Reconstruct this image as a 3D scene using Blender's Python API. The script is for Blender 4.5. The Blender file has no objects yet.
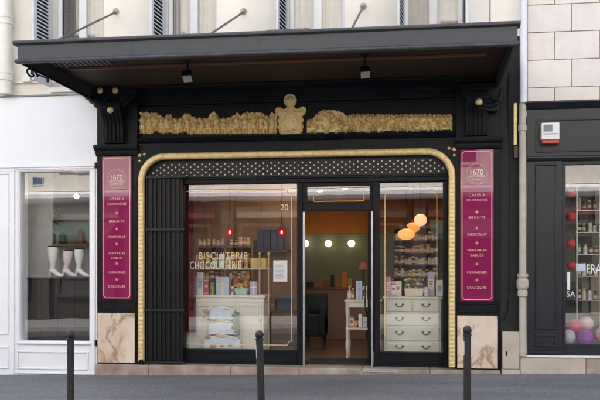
import bpy, bmesh, math, random
import numpy as np
from mathutils import Vector, Matrix
R = math.radians
random.seed(11)
S = bpy.context.scene
COL = S.collection
PI = math.pi

# ------------------------------------------------------------------ camera
F_PX, HOR, YAW, DIST, EYE = 860.0, 269.0, R(8.07), 13.73, 1.69     # focal length in photo pixels, horizon row, yaw, distance, eye height
cam = bpy.data.cameras.new('camera'); camo = bpy.data.objects.new('camera', cam); COL.objects.link(camo)
camo.location = (0, -DIST, EYE); camo.rotation_euler = (PI/2, 0, YAW)
cam.sensor_width = 36; cam.lens = F_PX/600*36
cam.shift_y = (HOR-200)/600
cam.clip_start = .1; cam.clip_end = 500
S.camera = camo

# ------------------------------------------------------------------ sky, sun, exposure
SUN_EL, SUN_AZ = R(56), R(-22)          # azimuth clockwise from +Y: the sun stands behind the shop, its front is in open shade
w = bpy.data.worlds.new('World'); S.world = w; w.use_nodes = True
nt = w.node_tree; nt.nodes.clear()
sky = nt.nodes.new('ShaderNodeTexSky'); sky.sky_type = 'NISHITA'; sky.sun_disc = False
sky.sun_elevation = SUN_EL; sky.sun_rotation = SUN_AZ
sky.air_density = 1.2; sky.dust_density = 5.0; sky.ozone_density = 1.0
bg = nt.nodes.new('ShaderNodeBackground'); bg.inputs[1].default_value = .13
wo = nt.nodes.new('ShaderNodeOutputWorld')
nt.links.new(sky.outputs[0], bg.inputs[0]); nt.links.new(bg.outputs[0], wo.inputs[0])
sl = bpy.data.lights.new('sun', 'SUN'); sl.energy = 4.0; sl.angle = R(.5); sl.color = (1, .97, .93)
so = bpy.data.objects.new('sun', sl); COL.objects.link(so)
d_sun = Vector((math.sin(SUN_AZ)*math.cos(SUN_EL), math.cos(SUN_AZ)*math.cos(SUN_EL), math.sin(SUN_EL)))
so.rotation_euler = d_sun.to_track_quat('Z', 'Y').to_euler(); so.location = (0, -8, 30)
S.view_settings.view_transform = 'Standard'; S.view_settings.look = 'None'
S.view_settings.gamma = 1; S.view_settings.use_curve_mapping = False
S.view_settings.exposure = 1.95
S.render.engine = 'CYCLES'
S.cycles.use_denoising = True; S.cycles.denoising_prefilter = 'ACCURATE'; S.cycles.denoising_input_passes = 'RGB_ALBEDO_NORMAL'
S.cycles.max_bounces = 10; S.cycles.transparent_max_bounces = 16
S.cycles.sample_clamp_indirect = 6

# ------------------------------------------------------------------ measuring: a photo pixel read off on the upright plane y = Y
ct, st = math.cos(YAW), math.sin(YAW)
def X(px, Y=0.):
    u = px-300
    return (Y+DIST)*(-st*F_PX+ct*u)/(ct*F_PX+st*u)
def Z(px, py, Y=0.):
    return EYE+(Y+DIST)/(ct*F_PX+st*(px-300))*(HOR-py)

# ------------------------------------------------------------------ materials
MATS = {}
def new_mat(name):
    m = bpy.data.materials.new(name); m.use_nodes = True
    return m, m.node_tree, m.node_tree.nodes['Principled BSDF']
def mat(name, c, rough=.5, metal=0., var=.12, scale=6., bump=.0, bscale=60., spec=.5, c2=None, coat=0., detail=5., rv=.1):
    if name in MATS: return MATS[name]
    m, t, b = new_mat(name)
    tc = t.nodes.new('ShaderNodeTexCoord')
    n = t.nodes.new('ShaderNodeTexNoise'); n.inputs['Scale'].default_value = scale; n.inputs['Detail'].default_value = detail
    n.inputs['Roughness'].default_value = .62
    t.links.new(tc.outputs['Object'], n.inputs['Vector'])
    r = t.nodes.new('ShaderNodeValToRGB')
    lo = tuple(max(0, v*(1-var)) for v in c) if c2 is None else c
    hi = tuple(min(1, v*(1+var)) for v in c) if c2 is None else c2
    r.color_ramp.elements[0].color = (*lo, 1); r.color_ramp.elements[1].color = (*hi, 1)
    r.color_ramp.elements[0].position = .3; r.color_ramp.elements[1].position = .7
    t.links.new(n.outputs['Fac'], r.inputs[0]); t.links.new(r.outputs[0], b.inputs['Base Color'])
    mr = t.nodes.new('ShaderNodeMapRange'); mr.inputs['To Min'].default_value = max(.02, rough-rv); mr.inputs['To Max'].default_value = min(1, rough+rv)
    t.links.new(n.outputs['Fac'], mr.inputs['Value']); t.links.new(mr.outputs[0], b.inputs['Roughness'])
    b.inputs['Metallic'].default_value = metal
    b.inputs['Specular IOR Level'].default_value = spec
    b.inputs['Coat Weight'].default_value = coat; b.inputs['Coat IOR'].default_value = 1.52; b.inputs['Coat Roughness'].default_value = .015
    if bump:
        n2 = t.nodes.new('ShaderNodeTexNoise'); n2.inputs['Scale'].default_value = bscale; n2.inputs['Detail'].default_value = 4
        t.links.new(tc.outputs['Object'], n2.inputs['Vector'])
        bp = t.nodes.new('ShaderNodeBump'); bp.inputs['Strength'].default_value = bump; bp.inputs['Distance'].default_value = .01
        t.links.new(n2.outputs['Fac'], bp.inputs['Height']); t.links.new(bp.outputs[0], b.inputs['Normal'])
    MATS[name] = m
    return m
def emit_mat(name, c, s, base=None):
    if name in MATS: return MATS[name]
    m, t, b = new_mat(name)
    b.inputs['Base Color'].default_value = (*(base or c), 1)
    b.inputs['Emission Color'].default_value = (*c, 1); b.inputs['Emission Strength'].default_value = s
    b.inputs['Roughness'].default_value = .35
    MATS[name] = m
    return m
def glass_mat(name, ior=2.1, tint=(1, 1, 1), rough=0.):
    m = bpy.data.materials.new(name); m.use_nodes = True; t = m.node_tree; t.nodes.clear()
    o = t.nodes.new('ShaderNodeOutputMaterial'); mx = t.nodes.new('ShaderNodeMixShader')
    tr = t.nodes.new('ShaderNodeBsdfTransparent'); tr.inputs[0].default_value = (*tint, 1)
    gl = t.nodes.new('ShaderNodeBsdfGlossy'); gl.inputs['Roughness'].default_value = rough
    fr = t.nodes.new('ShaderNodeFresnel'); ge = t.nodes.new('ShaderNodeNewGeometry')
    mr = t.nodes.new('ShaderNodeMapRange'); mr.inputs['To Min'].default_value = ior; mr.inputs['To Max'].default_value = 1/ior
    t.links.new(ge.outputs['Backfacing'], mr.inputs['Value']); t.links.new(mr.outputs[0], fr.inputs['IOR'])
    # old float glass is never quite flat
    tc = t.nodes.new('ShaderNodeTexCoord'); n = t.nodes.new('ShaderNodeTexNoise'); n.inputs['Scale'].default_value = 1.3
    bp = t.nodes.new('ShaderNodeBump'); bp.inputs['Strength'].default_value = .014; bp.inputs['Distance'].default_value = .05
    t.links.new(tc.outputs['Object'], n.inputs['Vector']); t.links.new(n.outputs['Fac'], bp.inputs['Height']); t.links.new(bp.outputs[0], gl.inputs['Normal'])
    t.links.new(fr.outputs[0], mx.inputs[0]); t.links.new(tr.outputs[0], mx.inputs[1]); t.links.new(gl.outputs[0], mx.inputs[2]); t.links.new(mx.outputs[0], o.inputs[0])
    return m

BLACK = mat('black_paint', (.0095, .0105, .014), .42, var=.35, scale=2.5, bump=.08, bscale=25, spec=.14)
BLACK2 = mat('black_iron', (.008, .008, .009), .45, var=.4, scale=8, bump=.15, spec=.18)
GREYBLK = mat('anthracite_paint', (.017, .019, .024), .36, var=.12, scale=1.5, bump=.05, bscale=20, spec=.35)
GOLD = mat('gold_paint', (.68, .53, .25), .42, metal=.25, var=.25, scale=14, bump=.15, bscale=50)
GOLDR = mat('gilded_relief', (.80, .585, .28), .48, metal=.15, var=.35, scale=30, bump=.25, bscale=90)
GILT = mat('gilt_line', (.75, .56, .28), .4, metal=.1, var=.1)
PALEG = mat('pale_gold_stud', (.82, .78, .68), .4, var=.1)
WHITE = mat('white_paint', (.84, .84, .86), .45, var=.025, scale=1.2, bump=.04, bscale=12)
WHITEW = mat('white_window_paint', (.78, .78, .78), .5, var=.05)
LOUV = mat('shutter_paint', (.62, .63, .66), .5, var=.08)
CREAM = mat('cream_render', (.86, .81, .715), .85, var=.07, scale=1.1, bump=.12, bscale=40, detail=8)
STONE = mat('pale_ashlar', (.76, .695, .625), .8, var=.07, scale=2.2, bump=.2, bscale=55, detail=9)
MORT = mat('brown_mortar', (.40, .31, .23), .9, var=.3)
BEIGE = mat('beige_stone', (.50, .43, .35), .8, var=.18, scale=3.5, bump=.3, bscale=45, detail=9)
STEP = mat('worn_step_stone', (.22, .155, .11), .8, c2=(.46, .39, .32), scale=2.6, bump=.35, bscale=40, detail=9)
ZINC = mat('zinc_sheet', (.034, .038, .047), .5, metal=.1, var=.2, scale=3.0, bump=.08, bscale=12, detail=8)
ZINCL = mat('zinc_lip', (.056, .059, .068), .55, metal=.1, var=.35, scale=5, bump=.15, bscale=20, detail=8)
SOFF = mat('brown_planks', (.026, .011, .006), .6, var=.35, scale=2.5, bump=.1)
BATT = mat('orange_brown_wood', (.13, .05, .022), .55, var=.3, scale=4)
IRON = mat('grey_iron', (.06, .065, .075), .45, var=.3, scale=10, bump=.1)
STEEL = mat('brushed_steel', (.45, .45, .47), .35, metal=.8, var=.15)
BOLL = mat('bollard_paint', (.020, .018, .019), .42, var=.3, scale=7, bump=.12, bscale=30, spec=.35)
PIPE = mat('beige_pipe_paint', (.47, .42, .35), .5, var=.15, scale=6, bump=.1)
PVC = mat('white_pipe_paint', (.72, .72, .76), .4, var=.05)
CPIPE = mat('cream_pipe_paint', (.78, .75, .69), .5, var=.08, scale=3)
MAG = mat('magenta_enamel', (.235, .006, .075), .5, var=.06, scale=2, coat=1.0, rv=.03, spec=.1)
ROSE = mat('rose_gold_print', (.78, .50, .40), .4, var=.08)
PAPER = mat('white_paper', (.78, .78, .80), .7, var=.04)
CABW = mat('cream_cabinet_paint', (.70, .67, .59), .5, var=.05, scale=2)
CHESTW = mat('ivory_chest_paint', (.62, .62, .53), .45, var=.05, scale=2)
ORANGE = mat('orange_wall', (.55, .20, .03), .7, var=.08, scale=1.5)
GREEN = mat('olive_wall', (.26, .285, .20), .75, var=.12, scale=1.5)
BROWNW = mat('brown_panelling', (.21, .115, .062), .6, var=.25, scale=2)
CEIL = mat('tan_ceiling', (.34, .22, .14), .8, var=.08)
REDC = mat('red_velvet', (.17, .008, .014), .8, var=.35, scale=9)
NAVY = mat('navy_card', (.012, .022, .05), .5, var=.2)
DARKW = mat('dark_wood', (.035, .022, .016), .45, var=.3, scale=6)
TEAL = mat('dark_teal_fabric', (.007, .016, .018), .85, var=.25, scale=20)
BRASS = mat('antique_brass', (.12, .09, .05), .35, metal=.8, var=.2)
GLASS = glass_mat('window_glass')
GLASSH = glass_mat('upper_window_glass', 1.9)
GATE = mat('gate_iron', (.014, .014, .016), .42, var=.35, scale=7, bump=.12, spec=.3)
def paint(name, c, rough=.5): return mat(name, c, rough, var=.1, scale=5)

def marble():
    m, t, b = new_mat('pink_marble')
    tc = t.nodes.new('ShaderNodeTexCoord')
    n1 = t.nodes.new('ShaderNodeTexNoise'); n1.inputs['Scale'].default_value = 2.3; n1.inputs['Detail'].default_value = 10; n1.inputs['Distortion'].default_value = .7
    mp = t.nodes.new('ShaderNodeMapping'); mp.inputs['Location'].default_value = (3.1, .7, 5.3); mp.inputs['Rotation'].default_value = (0, R(38), 0); mp.inputs['Scale'].default_value = (1.5, 1, .9)
    t.links.new(tc.outputs['Object'], mp.inputs[0]); t.links.new(mp.outputs[0], n1.inputs['Vector'])
    r1 = t.nodes.new('ShaderNodeValToRGB'); e = r1.color_ramp.elements
    e[0].position = .30; e[0].color = (.42, .26, .17, 1); e[1].position = .72; e[1].color = (.74, .64, .54, 1)
    x = e.new(.43); x.color = (.66, .51, .39, 1); x = e.new(.56); x.color = (.70, .57, .46, 1)
    t.links.new(n1.outputs['Fac'], r1.inputs[0])
    n2 = t.nodes.new('ShaderNodeTexNoise'); n2.inputs['Scale'].default_value = 1.15; n2.inputs['Detail'].default_value = 12; n2.inputs['Distortion'].default_value = .35; n2.inputs['Roughness'].default_value = .6
    t.links.new(mp.outputs[0], n2.inputs['Vector'])
    r2 = t.nodes.new('ShaderNodeValToRGB'); e = r2.color_ramp.elements
    e[0].position = .465; e[0].color = (0, 0, 0, 1); e[1].position = .535; e[1].color = (0, 0, 0, 1); x = e.new(.5); x.color = (.7, .7, .7, 1)
    t.links.new(n2.outputs['Fac'], r2.inputs[0])
    mx = t.nodes.new('ShaderNodeMixRGB'); mx.inputs[2].default_value = (.26, .13, .085, 1)
    t.links.new(r2.outputs[0], mx.inputs[0]); t.links.new(r1.outputs[0], mx.inputs[1]); t.links.new(mx.outputs[0], b.inputs['Base Color'])
    b.inputs['Roughness'].default_value = .35
    return m
MARBLE = marble()

def asphalt(name, c, crack=True):
    m, t, b = new_mat(name)
    tc = t.nodes.new('ShaderNodeTexCoord')
    n1 = t.nodes.new('ShaderNodeTexNoise'); n1.inputs['Scale'].default_value = .7; n1.inputs['Detail'].default_value = 8
    n2 = t.nodes.new('ShaderNodeTexNoise'); n2.inputs['Scale'].default_value = 38; n2.inputs['Detail'].default_value = 3
    mp = t.nodes.new('ShaderNodeMapping'); mp.inputs['Scale'].default_value = (.35, 1.6, 1)
    t.links.new(tc.outputs['Object'], mp.inputs[0]); t.links.new(mp.outputs[0], n1.inputs['Vector']); t.links.new(tc.outputs['Object'], n2.inputs['Vector'])
    r1 = t.nodes.new('ShaderNodeValToRGB'); e = r1.color_ramp.elements
    e[0].position = .3; e[1].position = .7
    e[0].color = (*(v*.70 for v in c), 1); e[1].color = (*(v*1.22 for v in c), 1)
    r2 = t.nodes.new('ShaderNodeValToRGB'); e = r2.color_ramp.elements
    e[0].position = .35; e[1].position = .75; e[0].color = (.6, .6, .6, 1); e[1].color = (1.45, 1.45, 1.45, 1)
    t.links.new(n1.outputs['Fac'], r1.inputs[0]); t.links.new(n2.outputs['Fac'], r2.inputs[0])
    mu = t.nodes.new('ShaderNodeMixRGB'); mu.blend_type = 'MULTIPLY'; mu.inputs[0].default_value = 1
    t.links.new(r1.outputs[0], mu.inputs[1]); t.links.new(r2.outputs[0], mu.inputs[2])
    out = mu.outputs[0]
    # scattered pale gum spots
    vo = t.nodes.new('ShaderNodeTexVoronoi'); vo.inputs['Scale'].default_value = 2.2
    t.links.new(tc.outputs['Object'], vo.inputs['Vector'])
    r3 = t.nodes.new('ShaderNodeValToRGB'); e = r3.color_ramp.elements
    e[0].position = .035; e[0].color = (.8, .8, .8, 1); e[1].position = .05; e[1].color = (0, 0, 0, 1)
    t.links.new(vo.outputs['Distance'], r3.inputs[0])
    m2 = t.nodes.new('ShaderNodeMixRGB'); m2.inputs[2].default_value = (.30, .30, .30, 1)
    t.links.new(r3.outputs[0], m2.inputs[0]); t.links.new(out, m2.inputs[1]); t.links.new(m2.outputs[0], b.inputs['Base Color'])
    b.inputs['Roughness'].default_value = .75
    bp = t.nodes.new('ShaderNodeBump'); bp.inputs['Strength'].default_value = .35; bp.inputs['Distance'].default_value = .006
    t.links.new(n2.outputs['Fac'], bp.inputs['Height']); t.links.new(bp.outputs[0], b.inputs['Normal'])
    return m
ASPH = asphalt('pavement_asphalt', (.188, .187, .190))
ROAD = asphalt('road_asphalt', (.06, .062, .068))

def planks(name, c, width=.12, along='Y'):
    m, t, b = new_mat(name)
    tc = t.nodes.new('ShaderNodeTexCoord'); br = t.nodes.new('ShaderNodeTexBrick')
    br.inputs['Scale'].default_value = 1; br.inputs['Brick Width'].default_value = 1.4; br.inputs['Row Height'].default_value = width
    br.inputs['Mortar Size'].default_value = .004
    br.inputs['Color1'].default_value = (*(v*.75 for v in c), 1); br.inputs['Color2'].default_value = (*(v*1.2 for v in c), 1); br.inputs['Mortar'].default_value = (*(v*.25 for v in c), 1)
    t.links.new(tc.outputs['Object'], br.inputs['Vector']); t.links.new(br.outputs['Color'], b.inputs['Base Color'])
    b.inputs['Roughness'].default_value = .45
    return m
WOODF = planks('wood_floor', (.13, .075, .045))

# ------------------------------------------------------------------ mesh helpers
class MB:
    def __init__(s): s.v = []; s.f = []
    def add(s, vs, fs):
        o = len(s.v); s.v += [tuple(v) for v in vs]; s.f += [tuple(i+o for i in f) for f in fs]; return s
    def box(s, x0, x1, y0, y1, z0, z1):
        x0, x1 = sorted((x0, x1)); y0, y1 = sorted((y0, y1)); z0, z1 = sorted((z0, z1))
        return s.add([(x0,y0,z0),(x1,y0,z0),(x1,y1,z0),(x0,y1,z0),(x0,y0,z1),(x1,y0,z1),(x1,y1,z1),(x0,y1,z1)],
                     [(0,3,2,1),(4,5,6,7),(0,1,5,4),(1,2,6,5),(2,3,7,6),(3,0,4,7)])
    def quad(s, a, b, c, d): return s.add([a,b,c,d], [(0,1,2,3)])
    def prism(s, pts, y0, y1):          # outline in XZ, counter-clockwise seen from the street, thick in Y
        n = len(pts)
        vs = [(x,y0,z) for x,z in pts]+[(x,y1,z) for x,z in pts]
        return s.add(vs, [tuple(range(n)), tuple(range(2*n-1, n-1, -1))]+[(i, i+n, (i+1)%n+n, (i+1)%n) for i in range(n)])
    def prof(s, pts, x0, x1):           # outline in YZ, run along X
        n = len(pts)
        vs = [(x0,y,z) for y,z in pts]+[(x1,y,z) for y,z in pts]
        return s.add(vs, [tuple(range(n)), tuple(range(2*n-1, n-1, -1))]+[(i, i+n, (i+1)%n+n, (i+1)%n) for i in range(n)])
    def ring(s, path_r, n=16, cap=True):   # path_r: list of (point, radius) -> swept tube
        base = len(s.v); P = [Vector(p) for p, r in path_r]
        up = None
        for i, (p, r) in enumerate(path_r):
            a = P[max(0, i-1)]; b = P[min(len(P)-1, i+1)]
            d = (b-a)
            if d.length < 1e-9: d = Vector((0,0,1))
            d.normalize()
            if up is None:
                up = d.orthogonal().normalized()
            else:
                up = (up - d*up.dot(d))
                up = up.normalized() if up.length > 1e-6 else d.orthogonal().normalized()
            q = d.cross(up)
            for k in range(n):
                an = 2*PI*k/n
                s.v.append(tuple(P[i]+r*(math.cos(an)*up+math.sin(an)*q)))
        for i in range(len(P)-1):
            for k in range(n):
                k2 = (k+1)%n
                s.f.append((base+i*n+k, base+i*n+k2, base+(i+1)*n+k2, base+(i+1)*n+k))
        if cap:
            s.f.append(tuple(base+k for k in range(n-1, -1, -1)))
            s.f.append(tuple(base+(len(P)-1)*n+k for k in range(n)))
        return s
    def tube(s, pts, r, n=10): return s.ring([(p, r) for p in pts], n)
    def lathe(s, c, prof, n=20, axis='Z'):   # prof: list of (r, h)
        b = len(s.v); cx, cy, cz = c
        for r, h in prof:
            for k in range(n):
                a = 2*PI*k/n; u, v = r*math.cos(a), r*math.sin(a)
                s.v.append((cx+u, cy+v, cz+h) if axis == 'Z' else (cx+u, cy-h, cz+v))
        for i in range(len(prof)-1):
            for k in range(n):
                k2 = (k+1)%n
                s.f.append((b+i*n+k, b+i*n+k2, b+(i+1)*n+k2, b+(i+1)*n+k))
        s.f.append(tuple(b+k for k in range(n-1, -1, -1)))
        s.f.append(tuple(b+(len(prof)-1)*n+k for k in range(n)))
        return s
    def ball(s, c, r, n=16, m=10, sc=(1,1,1)):
        b = len(s.v); cx, cy, cz = c
        s.v.append((cx, cy, cz-r*sc[2]))
        for i in range(1, m):
            t = PI*i/m
            for k in range(n):
                a = 2*PI*k/n
                s.v.append((cx+r*sc[0]*math.sin(t)*math.cos(a), cy+r*sc[1]*math.sin(t)*math.sin(a), cz-r*sc[2]*math.cos(t)))
        s.v.append((cx, cy, cz+r*sc[2])); top = len(s.v)-1
        for k in range(n): s.f.append((b, b+1+(k+1)%n, b+1+k))
        for i in range(m-2):
            for k in range(n):
                k2 = (k+1)%n
                s.f.append((b+1+i*n+k, b+1+i*n+k2, b+1+(i+1)*n+k2, b+1+(i+1)*n+k))
        o = b+1+(m-2)*n
        for k in range(n): s.f.append((top, o+k, o+(k+1)%n))
        return s
    def build(s, name, m, parent=None, bevel=0., smooth=30, loc=None, seg=2):
        me = bpy.data.meshes.new(name)
        org = Vector(parent['_o']) if parent is not None else Vector(loc or (0,0,0))
        me.from_pydata([tuple(Vector(v)-org) for v in s.v], [], s.f); me.update()
        bm = bmesh.new(); bm.from_mesh(me); bmesh.ops.recalc_face_normals(bm, faces=bm.faces) if len(s.f) > 1 else None
        bm.to_mesh(me); bm.free()
        if smooth:
            for p in me.polygons: p.use_smooth = True
            me.set_sharp_from_angle(angle=R(smooth))
        o = bpy.data.objects.new(name, me); COL.objects.link(o)
        if m: me.materials.append(m)
        if parent is not None: o.parent = parent
        else: o.location = org
        ORG[o.name] = tuple(org)
        o['_o'] = tuple(org)
        if bevel:
            md = o.modifiers.new('bevel', 'BEVEL'); md.width = bevel; md.segments = seg; md.limit_method = 'ANGLE'; md.angle_limit = R(40)
        return o
ORG = {}
def tag(o, label, cat, group=None):
    o['label'] = label; o['category'] = cat
    if group: o['group'] = group
    return o
def thing(name, label, cat, loc=(0,0,0), group=None):
    o = bpy.data.objects.new(name, None); COL.objects.link(o); o.location = loc; o['_o'] = tuple(loc)
    o.empty_display_size = .1
    return tag(o, label, cat, group)
def struct(o): o['kind'] = 'structure'; return o
def copy_tree(o, parent=None):
    c = o.copy(); COL.objects.link(c)
    if parent is not None: c.parent = parent
    for ch in list(o.children): copy_tree(ch, c)
    return c
def text(s, cx, cz, y, h, wid, m, parent, name='lettering', ext=.0015, mirror=False, spacing=1.):
    cu = bpy.data.curves.new('t', 'FONT'); cu.body = s; cu.align_x = 'CENTER'; cu.align_y = 'CENTER'; cu.size = 1; cu.extrude = .0; cu.space_character = spacing
    ob = bpy.data.objects.new('t', cu); COL.objects.link(ob)
    bpy.context.view_layer.update()
    me = bpy.data.meshes.new_from_object(ob.evaluated_get(bpy.context.evaluated_depsgraph_get()))
    vs = np.array([v.co[:] for v in me.vertices]); x0, y0 = vs[:,0].min(), vs[:,1].min(); wd, hg = np.ptp(vs[:,0]), np.ptp(vs[:,1])
    mb = MB(); vv = [(cx+((v[0]-x0)/wd-.5)*wid, y, cz+((v[1]-y0)/hg-.5)*h) for v in vs]
    fs = [tuple(p.vertices) for p in me.polygons]
    # give the letters a little thickness
    n = len(vv); back = [(a, b+max(ext, .001), c) for a, b, c in vv]
    from collections import Counter
    cnt = Counter()
    for f in fs:
        for i in range(len(f)): cnt[(f[i], f[(i+1)%len(f)])] += 1
    side = [(a, b, b+n, a+n) for (a, b) in cnt if (b, a) not in cnt]
    mb.add(vv+back, fs+[tuple(i+n for i in reversed(f)) for f in fs]+side)
    bpy.data.objects.remove(ob); bpy.data.curves.remove(cu); bpy.data.meshes.remove(me)
    return mb.build(name, m, parent, smooth=0)
def pbox(mb, px0, px1, py0, py1, Y, th=.02, ref=None):   # a box read off the photo on plane Y (front), thick backwards
    r = (px0+px1)/2 if ref is None else ref
    return mb.box(X(px0,Y), X(px1,Y), Y, Y+th, Z(r,py1,Y), Z(r,py0,Y))
def frame(mb, x0, x1, z0, z1, t, y0, y1):                # four bars butted end to end
    mb.box(x0, x1, y0, y1, z1-t, z1); mb.box(x0, x1, y0, y1, z0, z0+t)
    mb.box(x0, x0+t, y0, y1, z0+t, z1-t); mb.box(x1-t, x1, y0, y1, z0+t, z1-t); return mb
def line(mb, pts, wd, y, th=.002):                        # thin flat strip along points in XZ
    for (a, b) in zip(pts[:-1], pts[1:]):
        a = Vector(a); b = Vector(b); d = (b-a).normalized(); n = Vector((-d.y, d.x))*wd/2; e = d*wd*.5
        q = [a-n-e, b-n+e, b+n+e, a+n-e]
        mb.prism([(p.x, p.y) for p in q], y, y+th)
    return mb

# ================================================================== THE SETTING
zL, zR = Z(97, 374.5), Z(500, 373.3); xL, xR = X(97), X(500)
SL = (zR-zL)/(xR-xL)
def G(x, dz=0.): return zL+SL*(x-xL)+dz          # the street rises gently to the right
def slab(name, m, y0, y1, dz, x0=-45, x1=40, depth=.3):
    mb = MB(); n = 1
    mb.add([(x0,y0,G(x0,dz)),(x1,y0,G(x1,dz)),(x1,y1,G(x1,dz)),(x0,y1,G(x0,dz)),
            (x0,y0,G(x0,dz-depth)),(x1,y0,G(x1,dz-depth)),(x1,y1,G(x1,dz-depth)),(x0,y1,G(x0,dz-depth))],
           [(0,1,2,3),(7,6,5,4),(4,5,1,0),(5,6,2,1),(6,7,3,2),(7,4,0,3)])
    return struct(mb.build(name, m, smooth=0))
slab('pavement', ASPH, -5.9, .6, 0)
KERB = mat('granite_kerb', (.28, .28, .28), .8, var=.15, scale=8, bump=.3)
slab('kerb', KERB, -6.2, -5.902, .003)
slab('road', ROAD, -12.4, -6.202, -.13)
slab('opposite_kerb', KERB, -12.7, -12.402, .003)
slab('opposite_pavement', mat('pale_pavement', (.24, .235, .225), .8, var=.12, scale=2, bump=.2), -24, -12.702, 0)
mb = MB(); mb.quad((-150,-150,-1.2),(150,-150,-1.2),(150,150,-1.2),(-150,150,-1.2)); struct(mb.build('ground', KERB, smooth=0))

# ================================================================== CREAM APARTMENT BUILDING (storeys above the canopy)
apt = thing('apartment_building', 'cream rendered apartment building with white windows and open shutters above the black canopy', 'building', (X(270), 0, 4.3))
YW = .05
ZT = 16.
zb = Z(45, 95.5, YW)       # top of the white shopfront
wx = [(53,104),(165,217),(288,345),(404,463)]
mb = MB()
edges = [None]+[p for a in wx for p in a]+[521]
zs0, zs1 = 4.75, 7.35
for i in range(0, len(edges), 2):
    a, b = edges[i], edges[i+1]
    mb.box(-36. if a is None else X(a,YW), X(b,YW), YW, .45, zs0, zs1)
mb.box(-36., X(521,YW), YW, .45, zs1, ZT)
mb.box(-36., X(521,YW), YW, .45, zb, zs0)
mb.build('wall', CREAM, apt)
bk = MB().box(-36., X(521,YW), 1.6, 1.7, 4.45, 7.4)
bk.box(-36., 24., .41, 9., 4.02, 4.14); bk.box(-36., X(521,YW), .46, 1.59, 7.36, 7.46); bk.build('back_partition', BROWNW, apt)
CURT = mat('net_curtain', (.52, .49, .44), .9, var=.08, scale=3)
CURTD = mat('grey_curtain', (.17, .155, .145), .9, var=.12, scale=3)
for wi, (a, b) in enumerate(wx):
    x0, x1 = X(a,YW)+.003, X(b,YW)-.003
    fr = frame(MB(), x0, x1, zs0+.003, zs1-.003, .065, .24, .31)
    cx = (x0+x1)/2+.0*wi; fr.box(cx-.065, cx+.065, .225, .31, zs0+.07, zs1-.07)
    fo = fr.build('window', WHITEW, apt, bevel=.008)
    MB().quad((x0+.06,.275,zs0+.07),(cx-.06,.275,zs0+.07),(cx-.06,.275,zs1-.07),(x0+.06,.275,zs1-.07)).build('pane', GLASSH, fo, smooth=0)
    MB().quad((cx+.06,.275,zs0+.07),(x1-.06,.275,zs0+.07),(x1-.06,.275,zs1-.07),(cx+.06,.275,zs1-.07)).build('pane', GLASSH, fo, smooth=0)
    # pleated curtains
    for (c0, c1, m) in ((x0+.04, cx-.03 if wi != 0 else x0+.32, CURTD if wi in (0,3) else CURT), (cx+.02, x1-.04, CURT)):
        n = 96; vs = []; fs = []
        for k in range(n+1):
            x = c0+(c1-c0)*k/n; y = .40+.012*math.sin(k*.27+wi+.8*math.sin(k*.06))+.008*math.sin(k*.11+wi)
            vs += [(x,y,zs0-.2),(x,y,zs1)]
        for k in range(n): fs.append((2*k,2*k+2,2*k+3,2*k+1))
        MB().add(vs, fs).build('curtain', m, fo, smooth=60)
    sill = MB().box(x0-.05, x1+.05, YW-.06, .22, zs0-.09, zs0-.003); sill.build('sill', CREAM, apt, bevel=.01)
# louvred shutters folded straight out from the wall
def shutter(xh, ang):
    L, th = .62, .035
    t = MB(); d = Vector((math.sin(ang), -math.cos(ang))); n = Vector((d.y, -d.x))
    def bx(u0, u1, z0, z1, w0=-th/2, w1=th/2):
        nonlocal t
        q = [Vector((xh, YW-.01))+d*u+n*ww for u, ww in ((u0,w0),(u1,w0),(u1,w1),(u0,w1))]
        t.add([(p.x,p.y,z0) for p in q]+[(p.x,p.y,z1) for p in q], [(0,3,2,1),(4,5,6,7),(0,1,5,4),(1,2,6,5),(2,3,7,6),(3,0,4,7)])
    z0, z1 = zs0-.0, zs1-.05
    bx(0, .12, z0, z1); bx(L-.10, L, z0, z1); bx(.12, L-.10, z0, z0+.1); bx(.12, L-.10, z1-.1, z1)
    fo = t.build('shutter', LOUV, apt, bevel=.004)
    t2 = MB(); z = z0+.12
    while z < z1-.13:
        q = []
        for u in (.12, L-.10):
            for (ww, dz) in ((-th*.62, .0), (th*.1, .024), (th*.1, .040), (-th*.62, .016)):
                p = Vector((xh, YW-.01))+d*u+n*ww; q.append((p.x, p.y, z+dz))
        t2.add(q, [(0,1,2,3),(7,6,5,4),(0,4,5,1),(1,5,6,2),(2,6,7,3),(3,7,4,0)])
        z += .062
    t2.build('louvre_slats', LOUV, fo)
    t = MB(); bx(.12, L-.10, z0+.1, z1-.1, th*.12, th*.3); t.build('back_board', mat('louvre_gap_shade', (.03,.03,.035), .8), fo)  # added dark board, its colour stands in for shade between the slats
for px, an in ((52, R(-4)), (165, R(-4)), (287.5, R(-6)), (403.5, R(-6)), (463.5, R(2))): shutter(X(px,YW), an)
# ledge strip and seam on the wall
MB().box(X(15,YW), X(120,YW), YW-.045, YW-.003, Z(50,83,YW), Z(50,81,YW)).build('string_course', CREAM, apt, bevel=.006)
MB().box(X(489.5,YW), X(490.5,YW), YW-.006, YW-.002, 4.7, 7.5).build('wall_joint', mat('dark_joint', (.10,.09,.08), .9), apt)
# the vertical cream downpipe at the far left
dp = thing('cream_downpipe', 'thick cream downpipe with collars at the left edge beside the canopy', 'drainpipe', (X(6,-.1), -.1, zb))
xp = X(5,-.12); MB().lathe((xp,-.12,zb+.01), [(.115,0),(.115,5)], 24).build('pipe', CPIPE, dp)
for py in (76, 20): 
    z = Z(5,py,-.12); MB().lathe((xp,-.12,z), [(.12,-.09),(.137,-.08),(.137,-.03),(.124,-.02),(.124,.02),(.137,.03),(.137,.075),(.12,.085)], 24).build('collar', CPIPE, dp)
vb = MB().box(X(24,0), X(32,0), -.07, .047, Z(28,82.5), Z(28,75)); tag(vb.build('vent_box', CPIPE, loc=(X(28),0,Z(28,82)), bevel=.008), 'small cream vent box on the wall under the left end of the canopy', 'vent box')

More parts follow.
